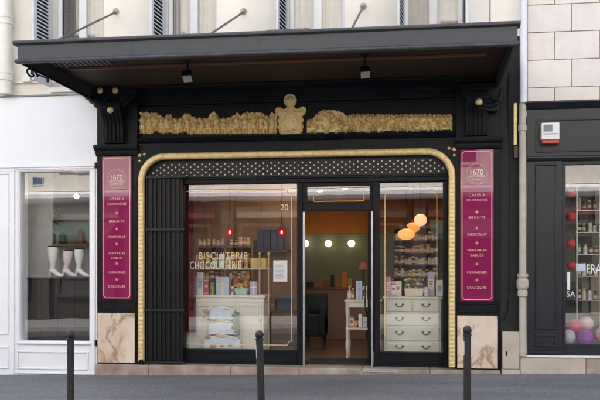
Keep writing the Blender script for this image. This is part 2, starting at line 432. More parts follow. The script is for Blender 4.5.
# ================================================================== RIGHT STONE BUILDING
stone = thing('ashlar_building', 'pale ashlar stone building with brown joints above the grey shopfront on the right', 'building', (X(570), 0, 4.3))
x0, x1 = X(527.3,-.02), 24.; zc = Z(565,101,-.02)
MB().box(x0, x1, .0, .4, zc, 15.5).build('mortar_bed', MORT, stone)
mb = MB(); ch = (87.0-60.2)/860*DIST; rows = [87.2]
z = Z(555, 87.2,-.02); zz = [zc+.002]; 
while z < 15: zz.append(z); z += ch*1.0
j1, j2 = X(554.5,-.02), X(571.5,-.02); bw = 2*(j2-j1)*1.32
for i in range(len(zz)-1):
    xs = [j1 if i%2 == 0 else j2]
    while xs[-1] < x1: xs.append(xs[-1]+bw)
    while xs[0] > x0: xs.insert(0, xs[0]-bw)
    for a, b in zip(xs[:-1], xs[1:]):
        a2, b2 = max(a, x0)+.005, min(b, x1)-.005
        if b2-a2 > .03: mb.box(a2, b2, -.02-random.random()*.003, .002, zz[i]+.005, zz[i+1]-.005)
sc_o = mb.build('stone_courses', STONE, stone, bevel=.005)
sc_o.data.materials.append(mat('pale_ashlar_warm', (.73, .655, .585), .8, var=.10, scale=3.1, bump=.25, bscale=55, detail=9)); sc_o.data.materials.append(mat('pale_ashlar_grey', (.70, .645, .60), .8, var=.10, scale=2.6, bump=.25, bscale=50, detail=9))
_r = random.Random(4); _k = [_r.randrange(3) for _ in range(len(sc_o.data.polygons)//6+1)]
for p in sc_o.data.polygons: p.material_index = _k[p.index//6]
wp = thing('white_downpipe', 'white painted downpipe running up between canopy end and stone blocks', 'drainpipe', (X(523.3,-.12), -.12, 4.3))
xw = X(523.5,-.14); z0 = Z(523,103,-.14)
MB().lathe((xw,-.14,z0), [(.05,0),(.058,.01),(.058,11)], 20).build('pipe', PVC, wp)

# ================================================================== CANOPY
YC = -2.8
cxL, cxR = X(15.5,YC), X(520,YC)
can = thing('entrance_canopy', 'wide grey zinc canopy with brown plank underside over the black shopfront', 'canopy', (X(270), 0, 4.4))
zf = lambda py: Z(267, py, YC)
zB, zl1, zl2, zTop = zf(54.6), zf(50.2), zf(35.8), zf(31.4)
# fascia: profile in Y,Z
MB().prof([(YC+.0,zl1),(YC+.0,zl2),(YC+.05,zl2),(YC+.05,zl1)], cxL+.03, cxR-.03).build('fascia', ZINC, can)
MB().prof([(YC-.035,zB+.004),(YC-.045,zB+.02),(YC-.04,zl1-.02),(YC-.012,zl1),(YC+.06,zl1),(YC+.06,zB+.004)], cxL, cxR).build('bottom_lip', ZINCL, can, bevel=.004)
MB().prof([(YC-.005,zl2),(YC-.05,zl2+.018),(YC-.055,zTop-.012),(YC-.04,zTop),(YC+.12,zTop),(YC+.12,zl2)], cxL-.02, cxR+.005).build('gutter_lip', ZINCL, can, bevel=.004)
# rivets/brackets on the fascia and a rust stain joint
for px in (258, 130, 395): MB().box(X(px-1.2,YC), X(px+1.2,YC), YC-.006, YC-.001, zl1+.002, zl2-.002).build('fascia_joint', ZINC, can)
rust = mat('rust_patch', (.16, .07, .035), .8, var=.4, scale=20)
mb = MB(); mb.ball((X(258,YC), YC-.001, zl1+.05), .022, 10, 8, (1,.25,1.3)); mb.build('rusty_bolt', rust, can)
# end plates
for xe in (cxL+.03, cxR-.03):
    s = .03 if xe < 0 else -.03
    MB().box(xe, xe+s, YC+.062, .048, zB+.035, zTop-.02).build('end_plate', ZINC, can)
# roof sheet and soffit
MB().prof([(YC+.13,zl2+.005),(YC+.13,zl2+.03),(.048,zTop+.25),(.048,zTop+.22)], cxL+.02, cxR-.02).build('roof_sheet', ZINC, can)
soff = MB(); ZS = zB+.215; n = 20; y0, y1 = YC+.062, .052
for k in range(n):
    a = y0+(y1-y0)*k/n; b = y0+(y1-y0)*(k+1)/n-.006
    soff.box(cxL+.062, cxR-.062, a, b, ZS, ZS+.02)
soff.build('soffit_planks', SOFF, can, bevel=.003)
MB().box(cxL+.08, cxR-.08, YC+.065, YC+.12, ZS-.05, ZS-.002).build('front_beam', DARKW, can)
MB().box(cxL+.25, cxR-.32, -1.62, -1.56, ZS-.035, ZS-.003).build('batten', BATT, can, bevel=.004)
GSLAT = mat('grey_for_lit_slats', (.13, .12, .115), .55, var=.2)
mb = MB(); xa, xb = X(52,-2.2), X(100,-2.2)
k = 0; xx = cxL+.12
while xx < cxL+.95:
    mb.box(xx, xx+.035, YC+.16, YC+1.05, ZS-.02, ZS-.002); xx += .075
mb.build('painted_lit_slats', GSLAT, can)  # grey ribs, their pale colour stands in for light passing through slatted glass
# left scroll bracket under the end of the canopy
sc = [(cxL+.06, -2.45+.2*math.cos(t)*(1-t/9), zB-.06+.08*math.sin(t)*(1-t/9)) for t in [i*.3 for i in range(24)]]
MB().tube([(cxL+.05, y, zB+.02) for y in (-.05,-2.7)], .018).build('side_rail', BLACK2, can)
MB().tube(sc, .014, 8).build('scroll', BLACK2, can)
for y in (-2.4,-1.9): MB().box(cxL+.035, cxL+.065, y-.015, y+.015, zB-.06, zB+.03).build('hanger', BLACK2, can)
# small flashing on the gutter at the middle
mb = MB().box(X(268,YC+.3), X(311,YC+.3), YC+.16, YC+.5, zTop+.005, zTop+.07); mb.build('raised_flashing', ZINCL, can, bevel=.01)
# stay rods
for (px, py) in ((115,10.5),(243,10.5),(363,5.2)):
    x, z = X(px,0), Z(px,py,0)
    ro = MB().tube([(x,YW+.02,z),(x,-2.62,zTop-.02)], .016, 10).build('stay_rod', IRON, can)
    MB().lathe((x,YW-.002,z), [(.05,0),(.055,.012),(.03,.03),(.022,.05)], 16, 'Y').build('rosette', mat('rusty_rosette', (.42,.34,.29), .7, var=.3, scale=20), ro)
# spotlights under the canopy
def spot(px, py, lab):
    Y = -1.75; x, z = X(px,Y), Z(px,py,Y)
    t = thing('spotlight', lab, 'spotlight', (x,Y,ZS), 'spotlights under the canopy')
    MB().box(x-.05, x+.05, Y-.05, Y+.05, ZS-.02, ZS-.002).build('base', BLACK2, t, bevel=.004)
    MB().tube([(x,Y,ZS-.01),(x,Y,z+.05)], .016).build('arm', BLACK2, t)
    d = Vector((.12,-.45,-.8)).normalized(); c = Vector((x,Y,z))
    MB().ring([(c-d*.07,.06),(c-d*.055,.088),(c+d*.03,.105),(c+d*.05,.105)], 4).build('housing', BLACK2, t, bevel=.008)
    MB().ring([(c+d*.051,.09),(c+d*.058,.088)], 4).build('lens', mat('frosted_lens', (.36,.35,.32), .15), t)
spot(187.5, 76, 'left round black spotlight hanging under the canopy, above the gilded figures')
spot(365, 72, 'right round black spotlight hanging under the canopy, above the plain gilded frieze')

# ================================================================== BLACK SHOPFRONT
shop = thing('black_shopfront', 'ornate black shopfront with gilded frieze, rounded gold arch and marble bases', 'shopfront', (X(296), 0, Z(296,366)))
C0 = 296
zc_ = lambda py, Y=0.: Z(C0, py, Y)
xl0, xl1, xr0, xr1 = X(97.5), X(137.3), X(456.5), X(500)
zsoff = ZS
zm0 = Z(116,363.2); zm1 = Z(116,313.0)
zcap = zc_(144)
# pilasters
for (a, b) in ((xl0, xl1), (xr0, xr1)):
    MB().box(a, b, .0, .45, zm0, zsoff-.002).build('pilaster', BLACK, shop)
    w_ = b-a
    MB().box(a-.02, b+.02, -.11, -.0025, zsoff-.07, zsoff-.001).build('light_slit_cover', BLACK, shop, bevel=.004)  # added strip that closes a slit of light above the pilaster
    MB().box(a+.01, b-.035, -.03, -.002, zm0+.01, zm1).build('marble_block', MARBLE, shop, bevel=.006)
    f = frame(MB(), a+.02, b-.03, zm1+.05, zm1+.20, .02, -.018, -.002); f.build('panel_moulding', BLACK, shop, bevel=.004)
    # capital mouldings
    mb = MB()
    mb.prof([(-.002,zcap-.14),(-.03,zcap-.13),(-.05,zcap-.09),(-.05,zcap-.06),(-.11,zcap-.02),(-.12,zcap+.01),(-.12,zcap+.04),(-.002,zcap+.05)], a-.03, b+.03)
    mb.build('capital', BLACK, shop, bevel=.004)
    # carved console with fluting
    cx = a+w_*.46; cw = .17
    prof = [(-.002,zcap+.06),(-.10,zcap+.06),(-.13,zcap+.16),(-.12,zcap+.3),(-.15,zcap+.42),(-.24,zcap+.52),(-.30,zcap+.62),(-.28,zcap+.72),(-.16,zcap+.76),(-.002,zcap+.76)]
    MB().prof(prof, cx-cw, cx+cw).build('console', BLACK, shop, bevel=.008)
    fl = MB()
    for u in (-.10,-.035,.035,.10): fl.ring([((cx+u, -.125, zcap+.08), .017), ((cx+u, -.142, zcap+.16), .02), ((cx+u,-.133, zcap+.3), .02), ((cx+u,-.162,zcap+.42), .018), ((cx+u,-.25,zcap+.52), .014)], 8)
    fl.build('fluting', BLACK, shop)
    MB().ball((cx+.02, -.30, Z(110 if a == xl0 else 476, 110 if a == xl0 else 102, -.3)), .055, 16, 10, (1,.8,1)).build('gold_boss', GOLD, shop)
    # carved leaf bracket under the canopy, with swags
    Yb = -.22; left = a == xl0
    q = lambda px, py: (X(px if left else (597-px if px > 97 else 500+(97-px)*.12), Yb), Z(118 if left else 479, py-(0 if left else 1), Yb))
    edge = [(72,84),(75,90.5),(79,90),(80,94),(84,94),(85,98),(88.5,98),(89,102),(93,102),(94,106.5),(97,107),(99,111.5)]
    pts = [q(*p) for p in edge+[(104,112.5),(112,111),(119,108),(126,105),(132,100),(135,95),(136,84)]]
    if left: pts = pts
    else: pts = pts[::-1]
    MB().prism(pts, Yb, -.003).build('leaf_bracket', BLACK, shop, bevel=.012)
    for (p0, p1, dip) in (((84,90),(132,90),17),((90,92),(112,92),9)):
        sw = []
        for k in range(17):
            t = k/16; px = p0[0]+(p1[0]-p0[0])*t; py = p0[1]+dip*math.sin(PI*t); xq_, zq_ = q(px, py); sw.append(((xq_, Yb-.015, zq_), .022+.016*math.sin(PI*t)))
        MB().ring(sw, 10).build('swag', BLACK, shop)
    if left:
        for px in (100, 115.3):
            MB().ball((X(px,Yb-.05), Yb-.05, Z(px,91,Yb)), .052, 16, 10, (1,.8,1)).build('gold_boss', GOLD, shop)
# entablature: back field, stepped cornice under the canopy, ledge and architrave
zledT, zledB, zarch = zc_(134.6), zc_(140.6), zc_(150.6)
zfr1 = zc_(101)
MB().box(xl1, xr0, .12, .3, zledB, zsoff-.002).build('frieze_field', BLACK, shop)
MB().prof([(.118,zfr1),(.09,zfr1+.02),(.09,zfr1+.09),(.05,zfr1+.12),(.05,zfr1+.2),(-.10,zfr1+.27),(-.2,zsoff-.05),(-.26,zsoff-.03),(-.26,zsoff-.005),(.118,zsoff-.005)], xl1+.003, xr0-.003).build('cornice', BLACK, shop, bevel=.006)
mb = MB(); xx = xl1+.1
while xx < xr0-.2: mb.box(xx, xx+1.35, .042, .0485, zfr1+.135, zfr1+.185); xx += 1.5
mb.build('cornice_panel', BLACK, shop, bevel=.004)
MB().prof([(.118,zledB),(.0,zledB+.01),(-.05,zledB+.05),(-.08,zledB+.08),(-.08,zledT-.01),(.118,zledT)], xl1+.003, xr0-.003).build('ledge', BLACK, shop, bevel=.004)
mb = MB(); xx = xl1+.03
while xx < xr0-.05: mb.ball((xx+.02, -.055, zledB+.05), .024, 8, 6, (1.15,1,.8)); xx += .05
mb.build('bead_moulding', BLACK, shop)
MB().box(xl1, xr0, .0, .4, zarch-.04, zledB-.001).build('architrave', BLACK, shop)
# small side frames of the frieze
frame(MB(), xl1+.004, xr0-.004, zledT+.01, zfr1-.006, .03, .085, .118).build('frieze_frame', BLACK, shop, bevel=.004)

# ---- gilded relief: two friezes of figures and a medallion, as height fields with real relief
def relief(name, px0, px1, topf, botf, blobs, seed, Y=.117, depth=.10, label=None):
    st_ = .42; rng = np.random.default_rng(seed)
    nx = int((px1-px0)/st_)+1; pyt, pyb = 92., 138.
    nz = int((pyb-pyt)/st_)+1
    gx = px0+np.arange(nx)*st_; gz = pyt+np.arange(nz)*st_
    XX, ZZ = np.meshgrid(gx, gz)
    sk = (XX-C0)*-.0212      # facade perspective: the photo's level lines fall to the left
    H = np.full(XX.shape, .04)
    for (cx, cy, rx, ry, h, an) in blobs:
        dx, dy = XX-cx, ZZ-(cy-(cx-C0)*.0)
        c, s = math.cos(an), math.sin(an)
        u, v = (dx*c+dy*s)/rx, (-dx*s+dy*c)/ry
        q = 1-u*u-v*v
        H = np.maximum(H, np.where(q > 0, h*np.sqrt(np.maximum(q, 0)), 0)+.0)
    H += rng.normal(0, .012, H.shape)
    T = np.array([topf(x) for x in gx]); B = np.array([botf(x) for x in gx])
    M = (ZZ >= T[None,:]) & (ZZ <= B[None,:])
    vs, idx, fs = [], {}, []
    yb = Y
    def vid(i, j, back):
        k = (i, j, back)
        if k not in idx:
            px, py = gx[j], gz[i]
            z = Z(C0, py+(px-C0)*.0212*1.0, Y)     # straighten the perspective
            idx[k] = len(vs); vs.append((X(px,Y), yb if back else Y-.008-depth*float(H[i,j]), z))
        return idx[k]
    F = M[:-1,:-1] & M[1:,:-1] & M[:-1,1:] & M[1:,1:]
    for i in range(nz-1):
        for j in range(nx-1):
            if not F[i,j]: continue
            fs.append((vid(i,j,0), vid(i+1,j,0), vid(i+1,j+1,0), vid(i,j+1,0)))
            for (di, dj, a, b) in ((-1,0,(i,j),(i,j+1)),(1,0,(i+1,j+1),(i+1,j)),(0,-1,(i+1,j),(i,j)),(0,1,(i,j+1),(i+1,j+1))):
                ii, jj = i+di, j+dj
                if not (0 <= ii < nz-1 and 0 <= jj < nx-1 and F[ii,jj]):
                    fs.append((vid(*a,0), vid(*b,0), vid(*b,1), vid(*a,1)))
    o = MB().add(vs, fs).build(name, GOLDR, shop, smooth=50)
    return o
rng = random.Random(5)
def interp(pts):
    xs = [p[0] for p in pts]; ys = [p[1] for p in pts]
    return lambda x: float(np.interp(x, xs, ys))
# silhouettes of the left piece (crowd of figures), photo pixels
nz_ = lambda a, s: (lambda x: a(x)+s*math.sin(x*1.31+.7)+s*.5*math.sin(x*2.3))
topL = nz_(interp([(140,112),(144,111),(150,112),(158,112),(162,116),(166,117),(169,113),(171,114),(173,118),(181,117.5),(184,113),(188,112),(192,115),(196,117.5),(205,118),(209,117),(211,112),(214,111),(217,113),(219,118),(229,117.5),(234,115),(238,112),(241,115),(246,112),(254,112),(260,112.5),(264,113),(266,117),(269,115),(272,112),(278,114)]), .7)
botL = nz_(interp([(140,134),(152,134.5),(157,131.5),(163,134.5),(170,133),(176,134.5),(186,132.5),(190,135),(280,134.6)]), .3)
bl = []
cx = 142.5
while cx < 276:
    t, b = topL(cx), botL(cx); h = b-t
    sc_ = h/22.
    hd = rng.uniform(0, 1.6); bl.append((cx, t+2.3+hd*(1 if t > 113 else 0), 2.0, 2.2, 1.2, 0))                                  # head
    ln = rng.uniform(-.22, .22)
    bl.append((cx+ln*5, t+4.2+h*.22, 2.5, h*.23, 1.0, ln)); bl.append((cx+ln*6, t+h*.66, 3.0, h*.17, .72, -ln))                        # torso
    for q_ in (-1, 1):
        bl.append((cx+q_*2.6, t+3+h*.24+rng.uniform(-1,1), .95, h*.16, .85, q_*rng.uniform(.2,1.1)))   # arms
        bl.append((cx+q_*1.5+ln*8, b-h*.2, 1.15, h*.24, .8, q_*rng.uniform(-.1,.35)))                   # legs
    if rng.random() < .5: bl.append((cx+3.4, b-2.5, 1.8, 2.2, .7, 0)); bl.append((cx+3.4, b-6, 1.0, 2.4, .6, .4))
    if rng.random() < .4: bl.append((cx-3, t+h*.55, .6, h*.4, .65, rng.uniform(-.3,.3)))                # staffs and stems
    cx += rng.uniform(5.6, 8.0)
for i in range(70):
    cx = rng.uniform(141, 277); t, b = topL(cx), botL(cx); cy = rng.uniform(t+2, b-1.2); bl.append((cx, cy, rng.uniform(.7,1.4), rng.uniform(.9,2.2), rng.uniform(.35,.65), rng.uniform(-.8,.8)))
for k in range(60): bl.append((141+k*2.3, botL(141+k*2.3)-.7, 1.3, .9, .75, 0))
relief('figure_frieze', 140, 277.5, topL, botL, bl, 1)
topR = nz_(interp([(307,121),(312,119),(317,113.5),(322,110.5),(330,110),(338,111),(343,113),(347,116.5),(350,114.5),(360,114.5),(385,114.8),(430,114.8),(452.5,115)]), .35)
botR = nz_(interp([(307,133),(310,134.8),(350,134.6),(385,134.4),(452.5,134.8)]), .15)
bl = []
for i in range(210):
    cx = rng.uniform(308, 452); t, b = topR(cx), botR(cx)
    cy = rng.uniform(t+1, b-1); bl.append((cx, cy, rng.uniform(.7,1.5), rng.uniform(1.2,3.6), rng.uniform(.45,.95), rng.uniform(-.6,.6)))
for k in range(40):
    cx = 347+k*2.65; bl.append((cx, 117.2+rng.uniform(-.5,.5), 1.1, 1.6, 1.05, 0))
for k in range(14):
    t = k/13; bl.append((313+26*t, 123-9*math.sin(t*PI), 2.2, 1.7, 1.1, 0))
relief('ornament_frieze', 307, 452.5, topR, botR, bl, 2)
# medallion: shield with oval, scrolled shoulders and a bust on top
med = MB()
mx_, mY = X(291,.1), .117
def mz(py): return Z(C0, py+(291-C0)*.0212, .1)
U = X(292,.1)-X(291,.1)
out = [(281,134.4),(278.8,131),(280.6,127),(279,122),(280.2,117),(277,114.4),(275.2,111),(276.4,107.6),(280,106.8),(283.4,108.6),(287,109.4),(289,107.5),(293,107.5),(295,109.4),(298.6,108.6),(302,106.8),(305.6,107.6),(306.8,111),(305,114.4),(301.8,117),(303,122),(301.4,127),(303.2,131),(301,134.4)]
MX = lambda px: mx_+(px-291)*U
med.prism([(MX(a), mz(b)) for a, b in out], mY-.05, mY)
med.build('medallion', GOLDR, shop, bevel=.014, seg=3)
m2 = MB()
m2.lathe((mx_, mY-.05, mz(122.3)), [(8.6*U,0),(8.4*U,.02),(7.4*U,.026),(6.9*U,.012),(6.6*U,.004),(3*U,.012),(.5*U,.014)], 32, 'Y')
for s_ in (-1, 1):
    m2.ring([((mx_+s_*(12.6-3.2*math.cos(t)*(1-t/8)*1.0)*U, mY-.055, mz(110.6)+3.0*math.sin(t)*(1-t/8)*U), (1.15-.07*t)*U) for t in [i*.42 for i in range(15)]], 8)
    m2.ring([((mx_+s_*(2+9*t)*U, mY-.055, mz(111.8)-1.3*math.sin(t*3)*U), (1.5-.3*t)*U) for t in [i/10 for i in range(11)]], 8)
    for k in range(5): m2.ball((mx_+s_*(10.4+.9*(k%2))*U, mY-.045, mz(117.5+3.2*k)), (1.6+.3*(k%2))*U, 10, 6, (1,1,1.2))
    m2.ring([((mx_+s_*(1+9*t)*U, mY-.05, mz(132.6)+1.1*math.sin(t*3.1)*U), (1.5-.5*t)*U) for t in [i/8 for i in range(9)]], 8)
    m2.ring([((mx_+s_*(1+4.5*t)*U, mY-.055, mz(107.5)-2.5*t*U), (1.6-.4*t)*U) for t in [i/6 for i in range(7)]], 8)
mo = m2.build('medallion_ornament', GOLDR, shop)
m3 = MB(); m3.lathe((mx_, mY-.04, mz(101.4)), [(4.8*U,0),(6.5*U,.03),(6.7*U,.06),(6.2*U,.085),(5.2*U,.085),(4.8*U,.07),(4.4*U,.074),(2.5*U,.105),(.4*U,.115)], 32, 'Y'); m3.box(mx_-2.4*U, mx_+2.4*U, mY-.06, mY, mz(110), mz(105))
m3.build('medallion_crest', GOLDR, shop, bevel=.004)
text('1670', mx_, mz(122.3), mY-.068, 3.4*U, 8.5*U, GOLDR, shop, 'date_lettering', .006)

# ---- gold arch frame
gxl, gxr = X(141.0,-.05), X(452.0,-.05)
gz0 = Z(141,361.5,-.05); gz1 = zc_(153.7,-.05)
hw, rad = .052, .40
path = [(gxl, gz0)]
nseg = int((gz1-rad-gz0)/.0165)
for k in range(1, nseg+1): path.append((gxl, gz0+(gz1-rad-gz0)*k/nseg))
for k in range(1, 25):
    t = PI-PI/2*k/24; path.append((gxl+rad+rad*math.cos(t), gz1-rad+rad*math.sin(t)))
n2 = 60
for k in range(1, n2+1): path.append((gxl+rad+(gxr-gxl-2*rad)*k/n2, gz1))
for k in range(1, 25):
    t = PI/2-PI/2*k/24; path.append((gxr-rad+rad*math.cos(t), gz1-rad+rad*math.sin(t)))
gz0r = Z(452,367,-.05)
ns2 = int((gz1-rad-gz0r)/.0165)
for k in range(1, ns2+1): path.append((gxr, gz1-rad-(gz1-rad-gz0r)*k/ns2))
vs, fs = [], []
sec = [(-1,-.002),(-1,-.05),(-.72,-.075),(-.35,-.082),(.35,-.082),(.72,-.075),(1,-.05),(1,-.002)]
NP = len(path)
for i, p in enumerate(path):
    a = Vector(path[max(0,i-1)]); b = Vector(path[min(NP-1,i+1)]); d = (b-a).normalized(); n = Vector((-d.y, d.x))
    straight_v = abs(d.x) < .01
    gr = .004 if (straight_v and i%4 == 0) else 0
    if i in (nseg+24, nseg+24+n2): gr = .02
    for (u, y) in sec:
        q = Vector(p)+n*u*hw; vs.append((q.x, y+(gr if y < -.06 else 0), q.y))
m_ = len(sec)
for i in range(NP-1):
    for k in range(m_-1): fs.append((i*m_+k, i*m_+k+1, (i+1)*m_+k+1, (i+1)*m_+k))
fs.append(tuple(range(m_))); fs.append(tuple((NP-1)*m_+k for k in range(m_-1,-1,-1)))
MB().add(vs, fs).build('gold_arch', GOLD, shop, smooth=25)
# spandrels behind the rounded corners
for s, gx in ((1, gxl), (-1, gxr)):
    pts = []
    cx, cz = gx+s*rad, gz1-rad; r2 = rad+.02
    e = (xl1-.001) if s == 1 else (xr0+.001)
    arc = [(cx+s*r2*math.cos(t), cz+r2*math.sin(t)) for t in [PI-PI/2*k/16 for k in range(17)]]
    arc = [(cx-s*r2*math.cos(PI/2*k/16), cz+r2*math.sin(PI/2*k/16)) for k in range(17)]
    pts = arc+[(cx, gz1+.10), (e, gz1+.10), (e, cz)]
    MB().prism(pts if s == -1 else pts[::-1], -.004, .2).build('spandrel', BLACK, shop)
    for (dx, dz, r) in ((.02,.01,.032),(.10,.025,.024),(.02,-.085,.022)):
        MB().ball((gx-s*.055+s*dx*1.0, -.012, gz1+.02+dz), r, 12, 8, (1,.6,1)).build('gold_rosette', GOLD, shop)
for a, b in ((xl1, gxl-hw+.004), (gxr+hw-.004, xr0)):
    MB().box(a, b, .01, .3, zm0, gz1-rad).build('side_strip', BLACK, shop)
# ---- lattice panel with pale studs under the arch
YL = .10
lz0 = zc_(176.0, YL); lz1 = zc_(156, YL)
mb = MB().box(gxl+.03, gxr-.03, YL, YL+.05, lz0, gz1-.005); px = 149.0; dx = 7.85; row = 0
sx0, sx1 = X(146,YL), X(449,YL); stp = X(300+dx,YL)-X(300,YL); stz = 2.75/62.
for rI in range(5):
    x = sx0+.06+(stp/2 if rI%2 else 0); z = zc_(174.2,YL)+stz*rI+.01
    while x < sx1-.02:
        cx, cz = gxl+rad, gz1-rad; ok = True
        if x < cx and z > cz and math.hypot(x-cx, z-cz) > rad-.08: ok = False
        cx = gxr-rad
        if x > cx and z > cz and math.hypot(x-cx, z-cz) > rad-.08: ok = False
        if ok: mb.ball((x, YL-.004, z), .0145, 8, 5, (1,.7,1))
        x += stp
lat = mb.build('lattice_panel', mat('lattice_black', (.008,.008,.009), .6), shop); lat.data.materials.append(PALEG)
for p in lat.data.polygons:
    if p.index > 5: p.material_index = 1
# diagonal lattice bars behind the studs
# ---- header beam, window frames
YH = .14; YG = .24
hz0 = zc_(183.2, YG); 
MB().box(gxl+.03, gxr-.03, YH, YH+.25, hz0, lz0-.003).build('header_beam', BLACK, shop, bevel=.006)
MB().box(gxl+.03, gxr-.03, YH-.03, YH-.002, lz0-.035, lz0-.003).build('header_moulding', BLACK, shop, bevel=.004)
YM = .17
def post(px0, px1, Yf=YM, zbot=None, th=.14, m=BLACK):
    r = (px0+px1)/2
    return MB().box(X(px0,Yf), X(px1,Yf), Yf, Yf+th, Z(r,366,Yf) if zbot is None else zbot, hz0-.002).build('frame_post', m, shop, bevel=.006)
zf0 = Z(300,364.5,YM)-.02
for a, b in ((176,183.5),(297.3,302.2),(372.3,379.6),(443,447.6)): post(a, b, zbot=zf0)
# display windows: frame > pane, gilt line
def disp(px0, px1, py0, py1, name, gl):
    x0, x1 = X(px0,YG), X(px1,YG); r = (px0+px1)/2; z0, z1 = Z(r,py1,YG), Z(r,py0,YG)
    fr = frame(MB(), x0-.035, x1+.035, z0-.035, z1+.035, .035, YG-.02, YG+.03)
    fo = fr.build('window_frame', BLACK, shop, bevel=.004)
    MB().quad((x0,YG,z0),(x1,YG,z0),(x1,YG,z1),(x0,YG,z1)).build('pane', GLASS, fo, smooth=0)
    g = MB(); pts = [(X(a,YG), Z(r,b,YG)) for a, b in gl]
    line(g, pts, .011, YG-.006); g.build('gilt_line', GILT, fo, smooth=0)
    return fo
Wl = disp(184, 297.2, 184.2, 349.5, 'w', [(186.5,190.8),(287,190.8),(287.6,193.6),(291.8,194.6),(291.8,340),(288.5,341.5),(287.4,344.6),(186.5,344.6)])
Wr = disp(380, 442.8, 182.8, 352, 'w', [(389,189.6),(432,189.6),(433,193.4),(436.8,194.8),(436.8,338.5),(433.4,340),(432,344),(389,344),(388,340),(385,338.5),(385,194.8),(388,193.4),(389,189.6)])
# base panels under the windows
for a, b, py in ((183.5, 297.3, 349.8), (379.6, 443, 352.4)):
    r = (a+b)/2; MB().box(X(a,YM)+.002, X(b,YM)-.002, YM+.02, YM+.16, zf0, Z(r,py,YM)).build('base_panel', BLACK, shop, bevel=.006)
    f = frame(MB(), X(a,YM)+.05, X(b,YM)-.05, zf0+.05, Z(r,py,YM)-.03, .018, YM+.008, YM+.019); f.build('panel_moulding', BLACK, shop, bevel=.003)
# transom over the door
x0, x1 = X(302.2,YM)+.002, X(372.3,YM)-.002
tz1, tz0 = Z(337,186.3,YG), Z(337,203.4,YG)
fr = MB(); fr.box(x0, x1, YM+.02, YM+.12, Z(337,210.8,YG), tz0); fr.box(x0, x1, YM+.02, YM+.12, tz1, hz0-.003); fr.box(x0, X(307.2,YG), YM+.02, YM+.12, tz0, tz1); fr.box(X(369.8,YG), x1, YM+.02, YM+.12, tz0, tz1)
to = fr.build('transom_frame', BLACK, shop, bevel=.005)
MB().quad((X(307,YG),YG,tz0),(X(370,YG),YG,tz0),(X(370,YG),YG,tz1),(X(307,YG),YG,tz1)).build('pane', GLASS, to, smooth=0)
g = MB(); line(g, [(X(a,YG),Z(337,b,YG)) for a, b in ((313.5,189.5),(364,189.5),(364,201.2),(313.5,201.2),(313.5,189.5))], .010, YG-.006); g.build('gilt_line', GILT, to, smooth=0)
text('20', X(284.5,YG), Z(284,207.3,YG), YG-.006, .10, .125, GILT, Wl, 'house_number')
GLD2 = mat('gold_leaf_letters', (.66, .50, .25), .4, metal=.1, var=.15, scale=20)
text('BISCUITERIE', X(223,YG), Z(223,255.6,YG), YG-.006, .115, .82, GLD2, Wl, 'lettering', spacing=1.1)
text('CHOCOLATERIE', X(215.5,YG), Z(215.5,265.2,YG), YG-.006, .125, .87, mat('pale_leaf_letters', (.70,.62,.44), .4), Wl, 'lettering', spacing=1.1)
# door: metal edged jambs and the leaf standing open inwards
for px in (302.8, 371.0):
    MB().box(X(px,.10), X(px+1.9,.10), .10, .168, zf0-.01, Z(337,211.5,.12)).build('steel_jamb', STEEL, shop, bevel=.003)
door = thing('glass_door', 'glazed black shop door standing open into the shop at the right of the doorway', 'door', (X(371,.3), .3, zf0))
xd = X(370.5,.33); zd1 = Z(337,211.5,YG)-.01
dm = MB()
for (ya, yb) in ((.32,.42),(1.22,1.32)): dm.box(xd-.045, xd, ya, yb, zf0+.03, zd1)
dm.box(xd-.045, xd, .42, 1.22, zd1-.1, zd1); dm.box(xd-.045, xd, .42, 1.22, zf0+.03, zf0+.28)
dm.build('door_frame', BLACK, door, bevel=.004)
MB().quad((xd-.02,1.22,zf0+.28),(xd-.02,.42,zf0+.28),(xd-.02,.42,zd1-.1),(xd-.02,1.22,zd1-.1)).build('pane', GLASS, door, smooth=0)
hx = xd-.10; MB().tube([(xd-.045,.5,1.0),(hx,.5,1.0),(hx,.5,1.45),(xd-.045,.5,1.45)], .013).build('handle', BRASS, door)
MB().box(X(371.2,.07), X(373.4,.07), .085, .098, Z(372,364.5,.07), Z(372,352,.07)).build('kick_plate', STEEL, shop)

# ---- stone step
xs = [xl0-.01, X(150), X(232), X(300), X(362), X(430), xr1+.005]
stp = thing('stone_step', 'worn beige stone step running along the foot of the black shopfront', 'step', (X(296), -.05, G(X(296))))
for a, b in zip(xs[:-1], xs[1:]):
    zt = zm0-.002+(0 if True else 0)
    n = MB(); n.add([(a+.003,-.10,G(a)-.05),(b-.003,-.10,G(b)-.05),(b-.003,-.10,zt-.012),(a+.003,-.10,zt-.012),(a+.003,.38,G(a)-.05),(b-.003,.38,G(b)-.05),(b-.003,.38,zt),(a+.003,.38,zt)],
        [(0,1,2,3),(5,4,7,6),(3,2,6,7),(1,5,6,2),(4,0,3,7),(0,4,5,1)])
    n.build('step_slab', STEP, stp, bevel=.012)
vg = thing('vent_grate', 'pale metal vent grate set in the stone step under the shop door', 'grate', (X(378,-.12), -.12, Z(378,374,-.12)))
gx0, gx1, gzA, gzB = X(360.5,-.13), X(397,-.13), Z(378,375.6,-.13), Z(378,371.6,-.13)
frame(MB(), gx0, gx1, gzA, gzB, .014, -.125, -.102).build('grate_frame', mat('pale_grate', (.42,.40,.38), .5, var=.2), vg)
gm = MB(); xx = gx0+.02
while xx < gx1-.02: gm.box(xx, xx+.010, -.120, -.104, gzA+.014, gzB-.014); xx += .024
gm.build('grate_bars', mat('pale_grate', (.42,.40,.38)), vg)

